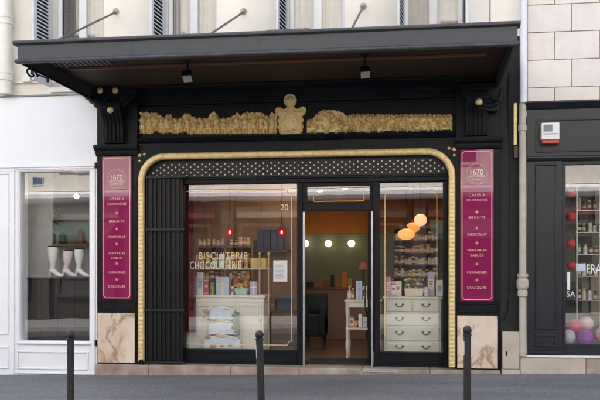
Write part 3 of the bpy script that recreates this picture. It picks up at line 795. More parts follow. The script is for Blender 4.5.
# ---- enamel sign panels on both pilasters
def sign(px0, px1, py0, py1, lab, tw):
    Y = -.035; x0, x1 = X(px0,Y), X(px1,Y); r = (px0+px1)/2; z0, z1 = Z(r,py1,Y), Z(r,py0,Y); cx = (x0+x1)/2; W_ = x1-x0; H_ = z1-z0
    t = thing('sign_panel', lab, 'sign', (cx, Y, z0), 'magenta signs on the shopfront pilasters')
    MB().box(x0, x1, Y, -.002, z0, z1).build('board', MAG, t, bevel=.003)
    g = MB(); i = .028; n = .035
    line(g, [(x0+i,z0+i+n),(x0+i,z1-i-n),(x0+i+n,z1-i),(x1-i-n,z1-i),(x1-i,z1-i-n),(x1-i,z0+i+n),(x1-i-n,z0+i),(x0+i+n,z0+i),(x0+i,z0+i+n)], .011, Y-.003)
    g.build('border_line', ROSE, t, smooth=0)
    zz = lambda py: Z(r, py, Y)
    lc = zz(py0+24.5 if px0 > 300 else py0+22.5)
    rg = MB(); rr = .165
    line(rg, [(cx+rr*math.cos(2*PI*k/40), lc+rr*math.sin(2*PI*k/40)) for k in range(41)], .008, Y-.003)
    line(rg, [(cx+rr*.9*math.cos(2*PI*k/40), lc+rr*.9*math.sin(2*PI*k/40)) for k in range(41)], .004, Y-.003)
    rg.build('emblem_ring', ROSE, t, smooth=0)
    text('1670', cx, lc+.03, Y-.003, .085, .20, mat('pale_print', (.90,.80,.70), .4), t, 'emblem_date')
    text('BISCUITERIE', cx, lc-.038, Y-.003, .034, .25, mat('pale_print', (.85,.66,.58)), t, 'emblem_lettering')
    text('DE FRANCE', cx, lc-.085, Y-.003, .03, .18, mat('pale_print', (.85,.66,.58)), t, 'emblem_lettering')
    for s, py, wd in tw: text(s, cx, zz(py), Y-.003, .040, wd, ROSE, t, 'lettering', spacing=1.15)
    for py in ((213,229,244,263.5,279.5) if px0 < 300 else (212,228,243,264,280)):
        sm = MB(); zc0 = zz(py)
        for k in range(8):
            a = PI*k/4; line(sm, [(cx+.008*math.cos(a), zc0+.008*math.sin(a)), (cx+.021*math.cos(a), zc0+.021*math.sin(a))], .005, Y-.003)
        sm.build('star_ornament', ROSE, t, smooth=0)
sign(102.2, 131.4, 156.5, 299.5, 'magenta enamel sign panel on the left pilaster, above the left marble block',
     [('CAKES &', 198.5, .25), ('GOURMANDISES', 203.8, .33), ('BISCUITS', 221, .26), ('CHOCOLAT', 237, .30), ('VÉRITABLES', 253, .29), ('SABLÉS', 257.5, .2), ('MERINGUES', 272.5, .30), ('DOUCEURS', 286.5, .29)])
sign(460.2, 493.6, 149.5, 301.5, 'magenta enamel sign panel on the right pilaster, above the right marble block',
     [('CAKES &', 195, .25), ('GOURMANDISES', 200, .33), ('BISCUITS', 217.5, .25), ('CHOCOLAT', 234.5, .30), ('VÉRITABLES', 250, .30), ('SABLÉS', 255, .2), ('MERINGUES', 272.5, .30), ('DOUCEURS', 287.5, .29)])

# ---- folding security gate, pushed to the left of the window
gate = thing('folding_gate', 'black iron folding gate concertinaed in front of the left side of the display window', 'folding gate', (X(162,.02), .02, zm0))
x0, x1 = X(146.2,.0), X(182.5,.0); z0, z1 = Z(162,361,0), Z(162,178.5,0); n = 8
wd = (x1-x0)/n
for k in range(n):
    a = x0+k*wd; b = a+wd
    m = MB()
    # each leaf is a channel: a deep back, a forward lip
    m.prism([(a+.006,z0),(b-.012,z0),(b-.012,z1),(a+.006,z1)], .035+.012*(k%2), .05+.012*(k%2))
    m.box(a+.004, a+.020, -.012, .034, z0, z1)
    m.build('slat', GATE, gate, bevel=.003)
for py in (229.5, 310):
    z = Z(162,py,-.02); MB().box(x0-.05, x1+.03, -.03, -.014, z-.022, z+.022).build('crossbar', GATE, gate, bevel=.004)
    MB().ball((x1+.02,-.03,z), .03, 10, 8, (1,.6,1)).build('bolt', GATE, gate)
MB().box(x0-.03, x1+.06, -.02, .06, z1+.002, z1+.05).build('top_rail', GATE, gate, bevel=.004)
MB().box(x0-.03, x1+.03, -.03, .06, z0-.035, z0-.003).build('bottom_rail', GATE, gate, bevel=.004)
MB().box(x0-.09, x0-.03, -.1, -.02, z0-.05, z0+.03).build('floor_bolt', BLACK2, gate, bevel=.01)

# ---- dark strip, hoses and stone pier between the black shop and the right-hand building
mb = MB().box(X(500.3,.06), X(520,.06), .02, .4, G(X(510)), 5.32); tag(mb.build('party_strip', mat('soot_black_render', (.012,.012,.013), .8, var=.4, scale=5, bump=.2), loc=(X(510),.06,G(X(510)))), 'soot black upright strip between the black shopfront and the beige drainpipe', 'wall strip')
mb = MB().tube([(X(509,.0),.03,Z(509,72,0)),(X(508,.0),.01,Z(508,100,0)),(X(509.5),.03,Z(509,150)),(X(509),.03,Z(509,290)),(X(507),.02,Z(507,312)),(X(503),.0,Z(503,320))], .016, 8)
tag(mb.build('black_cable', BLACK2, loc=(X(509),0,2)), 'black cable running down the dark strip beside the drainpipe', 'cable')
gl = thing('gold_upright', 'narrow gold upright strip with a dark lower bracket beside the right pilaster top', 'trim strip', (X(515,-.05), -.05, Z(515,158,-.05)))
MB().box(X(513.6,-.05), X(517.4,-.05), -.05, .05, Z(515,145,-.05), Z(515,103,-.05)).build('strip', GOLD, gl, bevel=.006)
MB().box(X(513.8,-.05), X(518.2,-.05), -.06, .05, Z(515,158,-.05), Z(515,146,-.05)).build('bracket', DARKW, gl, bevel=.006)
bp = thing('beige_drainpipe', 'beige cast iron drainpipe with a round collar between the two shopfronts', 'drainpipe', (X(522.5,-.1), -.1, G(X(522))))
xq = X(522.6,-.10); zq = lambda py: Z(522,py,-.10)
MB().lathe((xq,-.10,zq(356)), [(.055,0),(.055,zq(103)-zq(356))], 20).build('pipe', PIPE, bp)
for py in (128,):
    MB().lathe((xq,-.10,zq(py)), [(.056,-.05),(.068,-.04),(.068,.04),(.056,.05)], 20).build('collar', PIPE, bp)
MB().lathe((xq,-.10,zq(284)), [(.056,-.20),(.075,-.19),(.078,-.12),(.066,-.09),(.09,-.05),(.092,.05),(.066,.09),(.085,.11),(.085,.15),(.056,.16)], 24).build('socket', PIPE, bp)
MB().lathe((xq,-.185,zq(284)), [(.07,0),(.075,.012),(.055,.02),(.05,.012)], 20, 'Y').build('inspection_cap', PIPE, bp)
pr = MB().box(X(502.6,-.12), X(519.6,-.12), -.12, .055, G(X(510))-.05, Z(510,332,-.12)); pier = thing('stone_pier', 'short beige stone pier standing at the foot of the dark strip', 'pier', (X(511,-.12), -.12, G(X(510))))
pr = MB().box(X(502.6,-.12), X(519.6,-.12), -.12, .055, Z(511,369.5,-.12)+.003, Z(511,332,-.12)).build('shaft', BEIGE, pier, bevel=.012)
MB().box(X(502.2,-.13), X(520,-.13), -.135, .055, G(X(511))-.05, Z(511,369.5,-.12)).build('plinth', BEIGE, pier, bevel=.008)
MB().box(X(505.6,-.13), X(507.4,-.13), -.124, -.119, Z(506,356,-.12), Z(506,351.5,-.12)).build('keyhole', BLACK2, pier)

# ================================================================== RIGHT GREY SHOPFRONT
rs = thing('grey_shopfront', 'dark grey panelled shopfront with stone base below the ashlar building', 'shopfront', (X(570), 0, G(X(570))))
Yr = -.06; x0 = X(527.2,Yr); x1 = 10.
zr = lambda py, Y=Yr: Z(565, py, Y)
MB().box(x0, x1, Yr, .3, zr(160), zr(108.2)).build('fascia', GREYBLK, rs)
MB().prof([(Yr+.001,zr(109)),(Yr-.03,zr(108)),(Yr-.06,zr(106)),(Yr-.12,zr(103.5)),(Yr-.12,zr(101.6)),(.0,zr(101.6)),(.0,zr(109))], x0-.03, x1).build('cornice', GREYBLK, rs, bevel=.004)
frame(MB(), X(535.5,Yr), x1-.3, zr(152), zr(119), .025, Yr-.018, Yr-.002).build('fascia_moulding', GREYBLK, rs, bevel=.006)
MB().prof([(Yr+.0,zr(161)),(Yr-.03,zr(160)),(Yr-.05,zr(158)),(Yr-.05,zr(156.5)),(Yr-.002,zr(155.4))], x0-.01, x1).build('lower_moulding', GREYBLK, rs, bevel=.003)
px1 = X(562.5,Yr)
MB().box(x0, px1, Yr+.004, .3, zr(355.5), zr(161)).build('pilaster', GREYBLK, rs)
for (pa, pb) in ((163.5, 329.5), (334.5, 347)):
    frame(MB(), X(535,Yr), X(557,Yr), zr(pb), zr(pa), .028, Yr-.016, Yr+.003).build('panel_moulding', GREYBLK, rs, bevel=.007)
MB().prof([(Yr+.003,zr(355)),(Yr-.03,zr(354)),(Yr-.03,zr(351.5)),(Yr+.003,zr(350))], x0, px1).build('pilaster_foot', GREYBLK, rs, bevel=.003)
MB().box(px1+.003, x1, Yr+.03, .2, zr(355.5), zr(347.5)).build('base_panel', GREYBLK, rs, bevel=.006)
rw0, rw1 = X(565.5,0), x1-.3
fr = frame(MB(), px1+.003, x1, zr(347.3), zr(161.2), .05, Yr+.03, .08).build('window_frame', GREYBLK, rs, bevel=.006)
MB().quad((px1,.02,zr(346.5)),(x1-.1,.02,zr(346.5)),(x1-.1,.02,zr(162)),(px1,.02,zr(162))).build('pane', GLASS, fr, smooth=0)
MB().box(X(520.5,-.1), x1, -.10, .2, zr(357.6), zr(355.6)).build('white_sill', WHITEW, rs, bevel=.004)
b0 = X(520.2,-.08)
MB().box(b0, X(586,-.08)-.003, -.08, .2, G(X(560))-.08, zr(357.8)).build('stone_base', BEIGE, rs, bevel=.01)
MB().box(X(586,-.08)+.003, x1, -.078, .2, G(X(620))-.08, zr(357.8)).build('stone_base', STEP, rs, bevel=.01)
text('FRANCE', X(586.6,.02)+.24, Z(590,269,.02), .014, .145, .48, PAPER, fr, 'lettering')
text('SA', X(570.8,.02), Z(570,294,.02), .014, .085, .13, PAPER, fr, 'lettering')
for (a, b, c, d, nm) in ((576,585.5,263.5,271,'sticker'),):
    MB().box(X(a,.02), X(b,.02), .014, .0155, Z(580,d,.02), Z(580,c,.02)).build(nm, mat('pale_blue_sticker', (.45,.52,.62), .5), fr)
MB().box(X(567,.02), X(570,.02), .013, .0145, Z(570,290,.02), Z(570,272,.02)).build('sticker', PAPER, fr)
al = thing('alarm_box', 'white alarm box with grey top label and red base on the grey fascia', 'alarm', (X(550,-.1), -.1, Z(550,143,-.1)))
Ya = -.20
pbox(MB(), 541.5, 559.5, 122.5, 139.3, Ya, .13).build('housing', WHITEW, al, bevel=.012, seg=3)
pbox(MB(), 541.8, 559.2, 139.5, 143.6, Ya+.005, .12).build('strobe', mat('red_plastic', (.38,.035,.02), .3), al, bevel=.01)
pbox(MB(), 543.5, 552.5, 124.5, 131.5, Ya-.004, .003).build('label_plate', mat('grey_label', (.22,.22,.23), .5), al)
pbox(MB(), 543.5, 558, 133.2, 134.2, Ya-.004, .003).build('label_line', mat('grey_label', (.22,.22,.23)), al)

# ---- inside the right-hand shop
mb = MB(); zf = G(X(580))+.1
mb.box(X(560,.3), 8.5, 2.6, 2.7, zf, 3.9); struct(mb.build('neighbour_wall', mat('grey_green_wall', (.20,.20,.17), .8, var=.2), smooth=0))
struct(MB().box(X(530,.3), 8.5, .21, 2.6, zf-.1, zf).build('neighbour_floor', WOODF, smooth=0))
struct(MB().box(X(524,.3), X(530,.3)-.002, .42, 2.7, zf-.1, 3.9).build('neighbour_side_wall', mat('grey_green_wall', (.2,.2,.17)), smooth=0))
struct(MB().box(X(530,.3), 8.5, .31, 2.6, 3.7, 3.8).build('neighbour_ceiling', mat('grey_ceiling', (.4,.4,.38), .8), smooth=0))
for i, (px, py) in enumerate(((571.5,193),(571.5,217),(571,243.5),(571.5,266))):
    Y = .25; r = .072; c = (X(px,Y), Y, Z(px,py,Y))
    t = thing('red_paper_ball', ('topmost','second from the top','third from the top','lowest')[i]+' red paper ball of the string hanging in the grey shop window', 'paper ball', (c[0],c[1],c[2]-r), 'red balls hanging in the right window')
    b = MB()
    for k in range(24):
        a = 2*PI*k/24; a2 = 2*PI*(k+.5)/24
    b.ball(c, r, 48, 18); b.v = [(c[0]+(v[0]-c[0])*(1-.05*(i%2)), c[1]+(v[1]-c[1])*(1-.05*(i%2)), v[2]) for i, v in enumerate(b.v)]; b.build('ball', mat('red_paper', (.50,.035,.03), .6, var=.15), t)
    MB().tube([(c[0],c[1],c[2]+r),(c[0],c[1],c[2]+r+.28)], .003, 6).build('string', BLACK2, t)
for (px, py, r, m, lab) in ((574,327,.13,mat('rose_paper', (.60,.12,.17), .7),'rose red paper lantern at the back of the lanterns in the grey shop window'),
        (586,324,.12,mat('blush_paper', (.70,.45,.47), .7),'blush pink paper lantern beside the rose one'),
        (568,337,.12,mat('pale_lilac_paper', (.60,.55,.60), .7),'pale lilac paper lantern at the left of the purple one'),
        (585,338,.145,mat('purple_paper', (.32,.10,.36), .7),'large purple paper lantern at the front of the grey shop window'),
        (604,335,.14,mat('peach_paper', (.65,.40,.32), .7),'peach paper lantern half cut off at the photo edge')):
    Y = .38 if py > 330 else .62
    c = (X(px,Y), Y, Z(px,py,Y)); b = MB(); n = 32
    b.ball(c, r, 24, 28)
    for i, v in enumerate(b.v):
        d = Vector(v)-Vector(c); rr = 1-.02*((int((d.z/r+1)*14))%2); b.v[i] = (c[0]+d.x*rr, c[1]+d.y*rr, v[2])
    tag(b.build('paper_lantern', m, loc=(c[0],c[1],c[2]-r)), lab, 'lantern')
zsh = Z(585,346.8,.4)
st2 = MB().box(X(563,.1), 4.5, .12, 1.0, zsh-.06, zsh-.003); struct(st2.build('display_shelf', GREYBLK, bevel=.004))
rk2 = thing('metal_rack', 'tall metal rack of small goods at the back of the grey shop', 'rack', (X(592,1.6), 1.6, zf))
for px in (577, 600, 624): MB().box(X(px,1.6)-.012, X(px,1.6)+.012, 1.6, 1.625, zf+.002, Z(592,186,1.6)).build('upright', STEEL, rk2)
for py in (210, 232, 254, 276, 300): MB().box(X(576,1.6), X(625,1.6), 1.59, 1.9, Z(592,py+.8,1.6), Z(592,py,1.6)).build('shelf_board', STEEL, rk2)
fr_cols = [paint('poster_black', (.02,.02,.02)), paint('poster_cream', (.5,.47,.4)), paint('poster_tan', (.32,.25,.17)), paint('poster_grey', (.22,.22,.22))]
for i, (a, b, c, d, col, lab) in enumerate(((576,592,236,262,0,'black framed poster on the back wall, behind the lowest red ball'),(594,612,190,228,1,'cream framed picture high on the back wall of the grey shop'),(578,590,196,226,3,'grey framed picture on the back wall left of the cream one'),(590,612,276,316,2,'tan cabinet door picture low on the back wall of the grey shop'),(566,582,282,312,0,'dark low picture behind the white sticker'))):
    Y = 2.58; t = thing('framed_picture', lab, 'picture', (X((a+b)/2,Y), Y, Z(a,d,Y)))
    pbox(MB(), a, b, c, d, Y-.02, .03).build('frame', paint('frame_dark', (.05,.045,.04)), t, bevel=.005)
    pbox(MB(), a+1.2, b-1.2, c+1.2, d-1.2, Y-.024, .003).build('picture', fr_cols[col], t)

# ================================================================== WHITE SHOPFRONT (left)
ws = thing('white_shopfront', 'plain white painted shopfront with one large window left of the black shopfront', 'shopfront', (X(40), 0, G(X(40))))
Yw = .01; x0, x1 = X(-90,Yw), X(97,Yw)
wz = lambda py: Z(50, py, Yw)
wl, wr, wt, wb = X(18.5,Yw), X(89.8,Yw), wz(170.5), wz(342)
gb = G(x0)-.05
MB().box(x0, x1, Yw, .35, wt, wz(96.2)).build('fascia', WHITE, ws)
MB().box(x0, x1, Yw-.03, .2, wz(96), wz(94.6)).build('lead_flashing', mat('grey_flashing', (.25,.26,.28), .6), ws)
MB().box(x0, wl, Yw+.003, .35, gb, wt-.002).build('left_pier', WHITE, ws)
MB().box(wr, x1, Yw+.003, .35, gb, wt-.002).build('right_pier', WHITE, ws)
MB().box(wl+.002, wr-.002, Yw+.006, .35, gb, wb).build('stall_riser', WHITE, ws)
MB().box(x0, x1, Yw-.025, Yw-.002, wz(167.4), wz(165.8)).build('fascia_bead', WHITE, ws, bevel=.006)
frame(MB(), X(13.6,Yw), X(95.4,Yw), wz(374.0), wz(168), .022, Yw-.022, Yw-.001).build('surround_moulding', WHITE, ws, bevel=.006)
frame(MB(), wl-.01, wr+.01, wb-.01, wt+.01, .025, Yw+.02, Yw+.16).build('window_frame', WHITE, ws, bevel=.004)
frame(MB(), X(17,Yw), X(88.5,Yw), wz(369.5), wz(351), .028, Yw-.018, Yw+.004).build('panel_moulding', WHITE, ws, bevel=.008)
MB().box(wl-.02, wr+.02, Yw-.045, Yw+.0, wb-.035, wb-.012).build('sill', WHITE, ws, bevel=.008)
frame(MB(), X(-40,Yw), X(9,Yw), wz(335), wz(172), .028, Yw-.018, Yw+.002).build('panel_moulding', WHITE, ws, bevel=.008)
frame(MB(), X(-40,Yw), X(9,Yw), wz(369.5), wz(347), .028, Yw-.018, Yw+.002).build('panel_moulding', WHITE, ws, bevel=.008)
MB().quad((wl,.12,wb),(wr,.12,wb),(wr,.12,wt),(wl,.12,wt)).build('pane', GLASS, ws, smooth=0)
for py in (166.5, 342.5): 
    z = wz(py); MB().box(x1-.025, x1+.0, Yw-.05, Yw-.002, z-.05, z+.05).build('hinge', BLACK2, ws, bevel=.006)
# inside
fz = G(X(50))+.12; lx0, lx1 = X(-20,.3), X(95,.3)
GW = mat('grey_white_wall', (.50,.49,.47), .8, var=.06); 
struct(MB().box(-11, lx1, 3.0, 3.1, fz, 3.8).build('boutique_wall', GW, smooth=0))
struct(MB().box(-11, lx1, .36, 3.0, fz-.1, fz).build('boutique_floor', mat('grey_floor', (.25,.25,.25), .5), smooth=0))
struct(MB().box(-11, lx1, .36, 3.0, 3.55, 3.65).build('boutique_ceiling', GW, smooth=0))
struct(MB().box(X(18,.6)-.02, X(45,.6), .9, .95, fz, 3.5).build('boutique_partition', GW, smooth=0))
struct(MB().box(lx1+.0, lx1+.06, .36, 3.0, fz-.1, 3.65).build('boutique_side_wall', mat('charcoal_wall', (.03,.03,.035), .7), smooth=0))
ctr = thing('display_counter', 'long dark grey counter in the white shopfront window, below the boots', 'counter', (X(57,.4), .4, fz))
Yk = .32; ck = lambda py: Z(57,py,Yk)
MB().box(X(24,Yk), X(91,Yk), Yk, Yk+.5, ck(279.5), ck(277.6)).build('counter_top', mat('counter_grey', (.02,.02,.023), .5, spec=.2), ctr, bevel=.004)
for k in range(4):
    a = X(24+k*16.7,Yk)+.004; b = X(24+(k+1)*16.7,Yk)-.004
    MB().box(a, b, Yk+.02, Yk+.48, fz+.002, ck(279.6)).build('counter_panel', mat('counter_dark', (.012,.012,.014), .5, spec=.15), ctr, bevel=.004)
def boot(px, topy, lean, col, lab, heel=True):
    Y = Yk+.2; z0 = Z(57,277.4,Yk); x = X(px,Y); zt = Z(px,topy,Y); H = zt-z0
    t = thing('tall_boot', lab, 'boot', (x,Y,z0), 'tall boots on the counter of the white shop')
    b = MB()
    # shaft
    b.ring([((x-.012,Y,z0+.115),.042),((x-.008,Y,z0+.16),.046),((x+lean*.2,Y,z0+.24),.05),((x+lean*.5,Y,z0+H*.6),.075),((x+lean*.8,Y,z0+H*.85),.088),((x+lean,Y,zt),.085)], 18)
    b.build('shaft', col, t)
    f = MB(); f.ring([((x-.062,Y,z0+.115),.022),((x-.035,Y,z0+.125),.046),((x+.02,Y-.01,z0+.105),.05),((x+.075,Y-.02,z0+.065),.042),((x+.13,Y-.03,z0+.036),.037),((x+.175,Y-.04,z0+.027),.028),((x+.205,Y-.045,z0+.018),.012)], 16)
    f.build('foot', col, t)
    h = MB(); h.ring([((x-.045,Y,z0+.11),.036),((x-.056,Y,z0+.07),.02),((x-.06,Y,z0+.03),.012),((x-.06,Y,z0+.001),.012)], 12); h.build('heel', col, t)
    MB().lathe((x+lean,Y,zt-.02), [(.087,0),(.087,.021),(.075,.022),(.07,.0)], 18).build('lining', BLACK2, t)
bw = mat('white_leather', (.74,.73,.71), .4, var=.05); bpk = mat('blush_leather', (.62,.52,.53), .4, c2=(.74,.70,.70), scale=6)
boot(53, 246, .0, bw, 'white tall boot, leftmost of the three on the counter')
boot(66.5, 250, .035, bpk, 'pale pink tall boot leaning in the middle of the counter')
boot(79.5, 248.5, .0, bw, 'white tall boot, rightmost of the three on the counter')
shf = thing('wall_shelf', 'wooden shelf of bags on the back wall behind the boots', 'shelf', (X(65,2.8), 2.8, Z(65,244,2.8)))
MB().box(X(42,2.7), X(88,2.7), 2.65, 2.99, Z(65,246,2.7), Z(65,243.8,2.7)).build('shelf_board', paint('shelf_wood', (.35,.22,.12)), shf)
def bag(px0, px1, py0, py1, Y, col, lab):
    t = thing('handbag', lab, 'handbag', (X((px0+px1)/2,Y), Y, Z(px0,py1,Y)))
    x0, x1 = X(px0,Y), X(px1,Y); z0, z1 = Z((px0+px1)/2,py1,Y), Z((px0+px1)/2,py0,Y)
    MB().prism([(x0,z0),(x1,z0),(x1-.02,z1),(x0+.02,z1)], Y, Y+.14).build('body', col, t, bevel=.02, seg=3)
    cx = (x0+x1)/2; r = (x1-x0)*.28
    MB().tube([(cx+r*math.cos(a), Y+.07, z1-.01+r*1.2*math.sin(a)) for a in [PI*k/10 for k in range(11)]], .009, 8).build('handle', col, t)
bag(45, 54, 233, 243.6, 2.7, paint('rust_leather', (.42,.10,.05)), 'rust red handbag at the left end of the back shelf')
bag(58, 65, 235, 243.6, 2.7, paint('dark_brown_leather', (.08,.04,.03)), 'dark brown handbag in the middle of the back shelf')
bag(76, 83, 231, 243.6, 2.7, paint('terracotta_leather', (.45,.13,.06)), 'terracotta handbag at the right end of the back shelf')
bag(33, 41, 258, 270, .95, paint('black_leather', (.02,.02,.022)), 'black and white handbag on the low stand left of the boots')
bag(45, 49.5, 258, 273, .93, paint('red_leather', (.5,.06,.03)), 'small red handbag between the black bag and the boots')
lst = MB().box(X(30,.9), X(60,.9), .88, 1.2, fz, Z(45,275.5,.9)); tag(lst.build('low_stand', paint('stand_white', (.55,.55,.55)), loc=(X(45,.9),.9,fz), bevel=.01), 'low white stand for bags behind the dark grey counter', 'stand')
pl = MB(); c = Vector((X(53,2.9), 2.85, Z(53,221,2.85)))
for k in range(40):
    a = random.uniform(0, 2*PI); l = random.uniform(.1,.3); e = c+Vector((l*math.cos(a), random.uniform(-.1,.1), l*math.sin(a)*.8)); pl.ring([(c,.004),(c.lerp(e,.6),.012),(e,.002)], 6)
tag(pl.build('wall_ornament', BLACK2, loc=tuple(c)), 'spiky black ornament on the pale back wall above the handbags', 'ornament')
WARM = emit_mat('warm_bulb', (1., .82, .58), 14)
for (px, py, lab) in ((45,197,'left ceiling spot of the white shop, seen through its window'),(76.5,196.5,'right ceiling spot of the white shop, brighter and turned to the street')):
    Y = 1.2; x, z = X(px,Y), Z(px,py,Y)
    t = thing('ceiling_spot', lab, 'ceiling light', (x,Y,3.5)); d = Vector((.1,-.8,-.5)).normalized(); c = Vector((x,Y,z))
    MB().tube([(x,Y,3.549),tuple(c-d*.03)], .012).build('stem', WHITEW, t)
    MB().ring([(c-d*.08,.03),(c,.05)], 14).build('housing', WHITEW, t)
    MB().ring([(c+d*.001,.045),(c+d*.008,.035)], 14).build('bulb', WARM, t)

# ================================================================== INSIDE THE BLACK SHOP
FZ = zf0+.02
CZ = 3.45
rx0, rx1, ry1 = X(137.3)+.06, X(456.5)+.16, 6.8
struct(MB().box(rx0, rx1, .20, ry1, FZ-.06, FZ).build('shop_floor', WOODF, smooth=0))
struct(MB().box(rx0, rx1, .40, ry1, CZ, CZ+.1).build('shop_ceiling', CEIL, smooth=0))
struct(MB().box(rx0-.08, rx0, .46, ry1, FZ-.06, CZ+.1).build('shop_side_wall', BROWNW, smooth=0))
struct(MB().box(rx1, rx1+.08, .46, ry1, FZ-.06, CZ+.1).build('shop_right_wall', ORANGE, smooth=0))
zsplit = Z(337,233.5,ry1)
struct(MB().box(rx0-.08, rx1+.08, ry1, ry1+.1, FZ-.06, zsplit-.002).build('shop_back_wall', GREEN, smooth=0))
struct(MB().box(rx0-.08, rx1+.08, ry1-.03, ry1+.1, zsplit, CZ+.1).build('shop_back_wall', ORANGE, smooth=0))
# brown panelled partition behind the left window
pxr = X(297,2.4)
mb = MB().box(rx0+.001, pxr, 2.4, 2.46, FZ, CZ-.002)
xx = rx0+.1
while xx < pxr-.3:
    frame(mb, xx, xx+.42, .45, 3.2, .03, 2.385, 2.399); xx += .5
struct(mb.build('panelled_partition', BROWNW, bevel=.004))
# doormat
mat_ = MB().box(X(306,.5), X(366,.5), .30, 1.05, FZ+.002, FZ+.016); tag(mat_.build('doormat', mat('charcoal_mat', (.018,.018,.02), .95, var=.3, scale=40, bump=.4, bscale=150), loc=(X(337,.5),.5,FZ)), 'charcoal doormat lying just inside the open doorway', 'doormat')

# --- lamps
def globe(px, py, Y, r, m, lab, name='globe_lamp', sc=(1,1,1), grp=None, wall=False):
    c = (X(px,Y), Y, Z(px,py,Y)); t = thing(name, lab, 'lamp', (c[0],c[1],CZ if not wall else c[2]), grp)
    MB().ball(c, r, 24, 16, sc).build('globe', m, t)
    if wall:
        MB().tube([(c[0],Y+r*.8,c[2]),(c[0],ry1-.002,c[2])], .02).build('wall_stem', BRASS, t)
    else:
        MB().tube([(c[0],Y,c[2]+r*sc[2]*.98),(c[0],Y,CZ-.003)], .006, 8).build('cord', BLACK2, t)
        MB().lathe((c[0],Y,c[2]+r*sc[2]-.005), [(.03,0),(.03,.02),(.012,.05)], 12).build('cap', BRASS, t)
    return t
GW1 = emit_mat('opal_globe', (1., .83, .55), .7)
for i, px in enumerate((305.5, 328.3, 351.5)):
    globe(px, 243.5+.6*i*0, ry1-.17, .086, GW1, ('left','middle','right')[i]+' of three glowing opal globes in a row on the olive back wall', wall=True, grp='opal wall globes')
globe(420.5, 220, 1.3, .110, emit_mat('peach_globe', (1., .58, .30), .24), 'round peach white pendant lamp, highest of the three in the right window', 'pendant_lamp')
globe(413, 227.5, 1.75, .125, emit_mat('orange_globe', (1., .34, .06), .20), 'orange pendant lamp half hidden behind the other two', 'pendant_lamp', (1.,1,.75))
globe(406.2, 234.3, 1.3, .150, emit_mat('amber_globe', (1., .44, .12), .24), 'wide flattened amber pendant lamp, lowest of the three in the right window', 'pendant_lamp', (1,1,.66))
REDG = glass_mat('red_lamp_glass', 1.5, (.95, .22, .26))
_t = REDG.node_tree; _tl = _t.nodes.new('ShaderNodeBsdfTranslucent'); _tl.inputs[0].default_value = (.34, .02, .05, 1); _m2 = _t.nodes.new('ShaderNodeMixShader'); _m2.inputs[0].default_value = .4
_o = [n for n in _t.nodes if n.type == 'OUTPUT_MATERIAL'][0]; _src = _o.inputs[0].links[0].from_socket
_t.links.new(_src, _m2.inputs[1]); _t.links.new(_tl.outputs[0], _m2.inputs[2]); _t.links.new(_m2.outputs[0], _o.inputs[0])
for (px, py, lab) in ((229.7,232,'left red glass pendant lamp with a glowing bulb in the left window'),(281.7,232,'right red glass pendant lamp hanging below the house number')):
    Y = 1.0; c = (X(px,Y), Y, Z(px,py,Y)); t = thing('red_pendant_lamp', lab, 'lamp', (c[0],Y,CZ))
    MB().ball(c, .088, 20, 14).build('glass_shade', REDG, t)
    MB().ball((c[0],c[1],c[2]-.005), .020, 12, 10, (1,1,1.8)).build('bulb', emit_mat('red_lamp_bulb', (1., .5, .3), 4), t)
    MB().lathe((c[0],Y,c[2]+.08), [(.028,0),(.028,.05),(.01,.08)], 12).build('cap', BRASS, t)
    MB().tube([(c[0],Y,c[2]+.15),(c[0],Y,CZ-.003)], .006, 8).build('cord', BLACK2, t)
DL = emit_mat('downlight_disc', (1., .80, .55), 42)
k = 0
for (px, Y, lab) in ((215,1.4,'ceiling downlight nearest the red curtain'),(262,1.5,'ceiling downlight above the navy boxes'),(290,2.0,'ceiling downlight above the white paper notice'),(330,2.6,'ceiling downlight inside the doorway, nearer the street'),(345,4.9,'ceiling downlight deep in the shop above the counter'),(398,2.2,'ceiling downlight left in the right window'),(414,1.6,'ceiling downlight above the three pendants'),(432,2.6,'ceiling downlight at the far right of the shop'),(320,5.4,'ceiling downlight deep in the shop above the armchair')):
    x = X(px,Y); t = thing('downlight', lab, 'ceiling light', (x,Y,CZ), 'ceiling downlights of the black shop')
    MB().lathe((x,Y,CZ-.02), [(.06,0),(.075,.004),(.075,.018)], 18).build('rim', WHITEW, t)
    MB().lathe((x,Y,CZ-.026), [(.052,0),(.052,.005)], 18).build('disc', DL, t)

# --- left window display
def pz(px, py, Y): return Z(px, py, Y)
Yc = .55
cab = thing('display_cabinet', 'cream panelled display cabinet behind the left window glass', 'cabinet', (X(223,Yc), Yc, FZ))
x0, x1 = X(186.5,Yc), X(263.5,Yc); zt = pz(223,295,Yc)
MB().box(x0, x1, Yc, Yc+.5, FZ+.003, zt-.045).build('carcass', CABW, cab, bevel=.004)
MB().box(x0-.03, x1+.03, Yc-.03, Yc+.53, zt-.043, zt).build('cabinet_top', CABW, cab, bevel=.008)
MB().box(x0-.012, x1+.012, Yc-.012, Yc+.5, zt-.12, zt-.10).build('top_moulding', CABW, cab, bevel=.006)
n = 3
for k in range(n):
    a = x0+(x1-x0)*k/n+.03; b = x0+(x1-x0)*(k+1)/n-.03
    p = frame(MB(), a, b, FZ+.08, zt-.15, .05, Yc-.016, Yc-.001).build('cabinet_door', CABW, cab, bevel=.006)
    MB().ball((b-.025, Yc-.026, zt-.42), .014, 10, 8).build('knob', BRASS, p)
